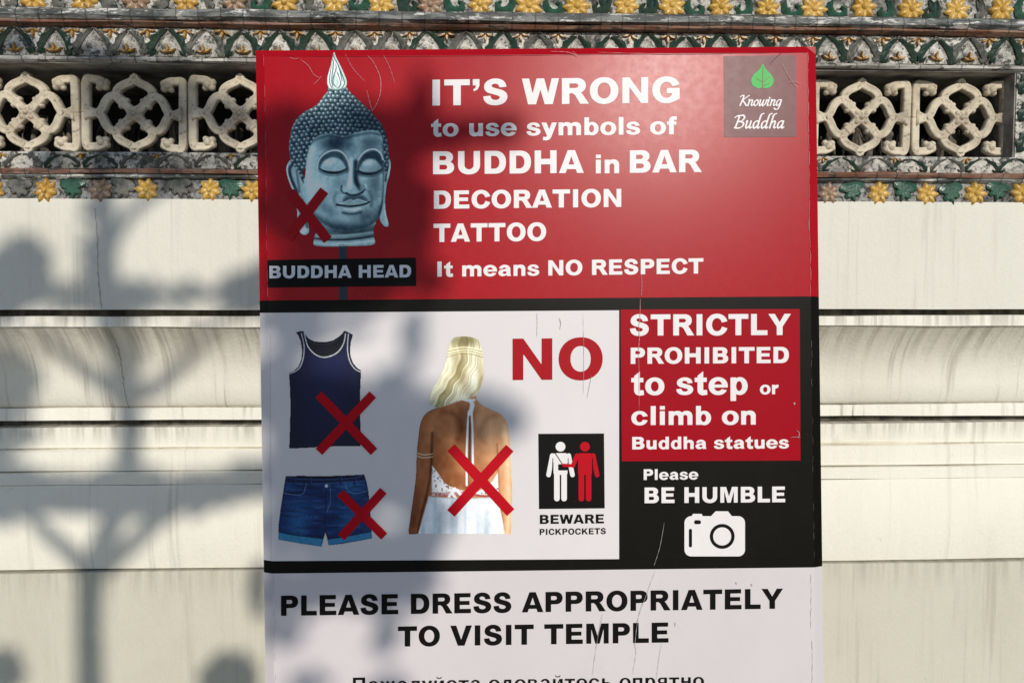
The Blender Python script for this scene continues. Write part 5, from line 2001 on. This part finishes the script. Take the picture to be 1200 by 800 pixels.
limb([(140, 594, .07, .022, 0), (90, 596, .07, .017, -.05), (40, 594, .07, .014, -.1), (-10, 590, .07, .012, -.1)])
limb([(145, 588, .07, .02, 0), (200, 594, .07, .015, .08), (250, 590, .07, .012, .08)])
limb([(150, 470, .1, .024, 0), (110, 440, .06, .02, -.05), (76, 414, .03, .015, -.1), (40, 392, .02, .01, -.12)])
limb([(152, 468, .1, .024, 0), (180, 450, .06, .02, .05), (214, 416, .03, .016, .1), (240, 386, .0, .012, .1), (300, 352, 0, .012, .12)])
limb([(128, 345, 0, .02, 0), (80, 348, 0, .016, -.08), (20, 350, 0, .014, -.1)])
limb([(128, 342, 0, .02, 0), (180, 344, 0, .016, .08), (250, 346, 0, .014, .1), (320, 338, 0, .012, .1)])
limb([(124, 300, 0, .016, 0), (165, 240, 0, .014, .05), (250, 190, 0, .014, .1), (380, 160, 0, .013, .12), (470, 170, 0, .01, .12)])
limb([(300, 560, .07, .012, .1), (360, 520, .07, .013, .12), (430, 500, .07, .01, .12)])
trunk = fix_normals(obj('trunk', V, F, M_BARK, tree, smooth=True))


def pad(c, rx, ry, rz, dens=1.0, seed=0, leaf=.034):
    """a clipped pad of foliage: many small leaves through an ellipsoid"""
    r = np.random.default_rng(seed)
    area = math.pi * rx * rz
    n = int(dens * area / (leaf * leaf * .62) * 15.0)
    v, f = [], []
    while len(f) < n:
        q = r.normal(size=3)
        q = q / np.linalg.norm(q) * r.random() ** .36
        p = Vector((c[0] + q[0] * rx, c[1] + q[1] * ry, c[2] + q[2] * rz))
        a = Vector(r.normal(size=3)).normalized()
        b = a.cross(Vector(r.normal(size=3))).normalized()
        L, w = leaf * r.uniform(.7, 1.25), leaf * r.uniform(.28, .42)
        i = len(v)
        v += [p - a * L * .5, p + b * w, p + a * L * .6, p - b * w]
        f.append((i, i + 1, i + 2, i + 3))
    return obj('leaf_pad', v, f, M_FOL, tree)


KS_ = KS


def wall_pad(px, py, rx, ry, s=0.0, dt=0.0, dens=1.0, seed=0):
    p = cast(on_wall(px, py, s), TD + dt) + inv
    pad(p, rx * KW, (rx + ry) * .5 * KW, ry * KW, dens, seed)


def sign_pad(px, py, rx, ry, dt=0.0, dens=1.0, seed=0):
    p = cast(on_sign(px, py), TD + dt) + inv
    pad(p, rx * KS, (rx + ry) * .5 * KS, ry * KS, dens, seed)


# shade on the wall
for i, a in enumerate([(26, 322, 38, 44), (0, 345, 40, 34), (292, 344, 40, 22), (308, 330, 26, 22), (150, 350, 120, 9, 0, 0, .55), (8, 442, 34, 40, .05), (0, 500, 24, 40, .09, 0, .7), (5, 575, 50, 40, .07), (60, 575, 70, 20, .07, 0, .9),
                       (150, 572, 60, 26, .07, 0, 1), (240, 570, 60, 20, .07, 0, .9), (296, 562, 34, 26, .07), (180, 592, 90, 8, .07, 0, .6),
                       (268, 796, 38, 34, .07), (4, 786, 26, 28, .07), (302, 690, 9, 44, .07, 0, .7), (14, 508, 34, 14, .09, 0, .7), (150, 400, 16, 60, .04, 0, .35), (104, 300, 10, 70, 0, 0, .35),
                       (150, 130, 56, 40, .09), (215, 138, 40, 36, .09, 0, .9), (270, 150, 30, 24, .09, 0, .8), (60, 190, 24, 14, 0, 0, .7), (150, 185, 60, 16, .0, 0, .9), (20, 54, 30, 14, 0, 0, .85), (105, 62, 40, 12, 0, 0, .4)]):
    wall_pad(*a, seed=100 + i)
# shade on the board
for i, a in enumerate([(332, 165, 46, 52, 0, .85), (400, 160, 60, 40, 0, .85), (465, 170, 36, 52, 0, .6), (360, 240, 66, 50, 0, .85), (440, 240, 60, 56, 0, .6), (484, 250, 26, 56, 0, .8), (380, 315, 76, 34, 0, .85), (455, 320, 56, 34, 0, .7), (575, 152, 34, 17), (530, 155, 40, 18), (494, 120, 16, 40, 0, .7),
                       (505, 330, 16, 22, 0, .7), (345, 372, 46, 20), (390, 352, 66, 16), (330, 470, 40, 40), (370, 480, 50, 44), (430, 486, 52, 38), (490, 494, 52, 36), (550, 490, 46, 32), (598, 492, 20, 18), (482, 395, 12, 44, 0, .75),
                       (350, 550, 52, 44), (420, 560, 52, 44), (475, 560, 46, 46), (505, 605, 30, 36, 0, .9), (340, 620, 44, 40), (410, 640, 56, 40), (470, 650, 44, 34), (345, 690, 50, 32), (420, 690, 56, 22), (485, 690, 32, 20, 0, .8),
                       (330, 742, 30, 14), (450, 735, 14, 36, 0, .7), (362, 802, 22, 14), (455, 808, 22, 16), (340, 440, 22, 16, 0, .7), (345, 400, 22, 24, 0, .8), (460, 445, 24, 14, 0, .7)]):
    sign_pad(*a, seed=300 + i)
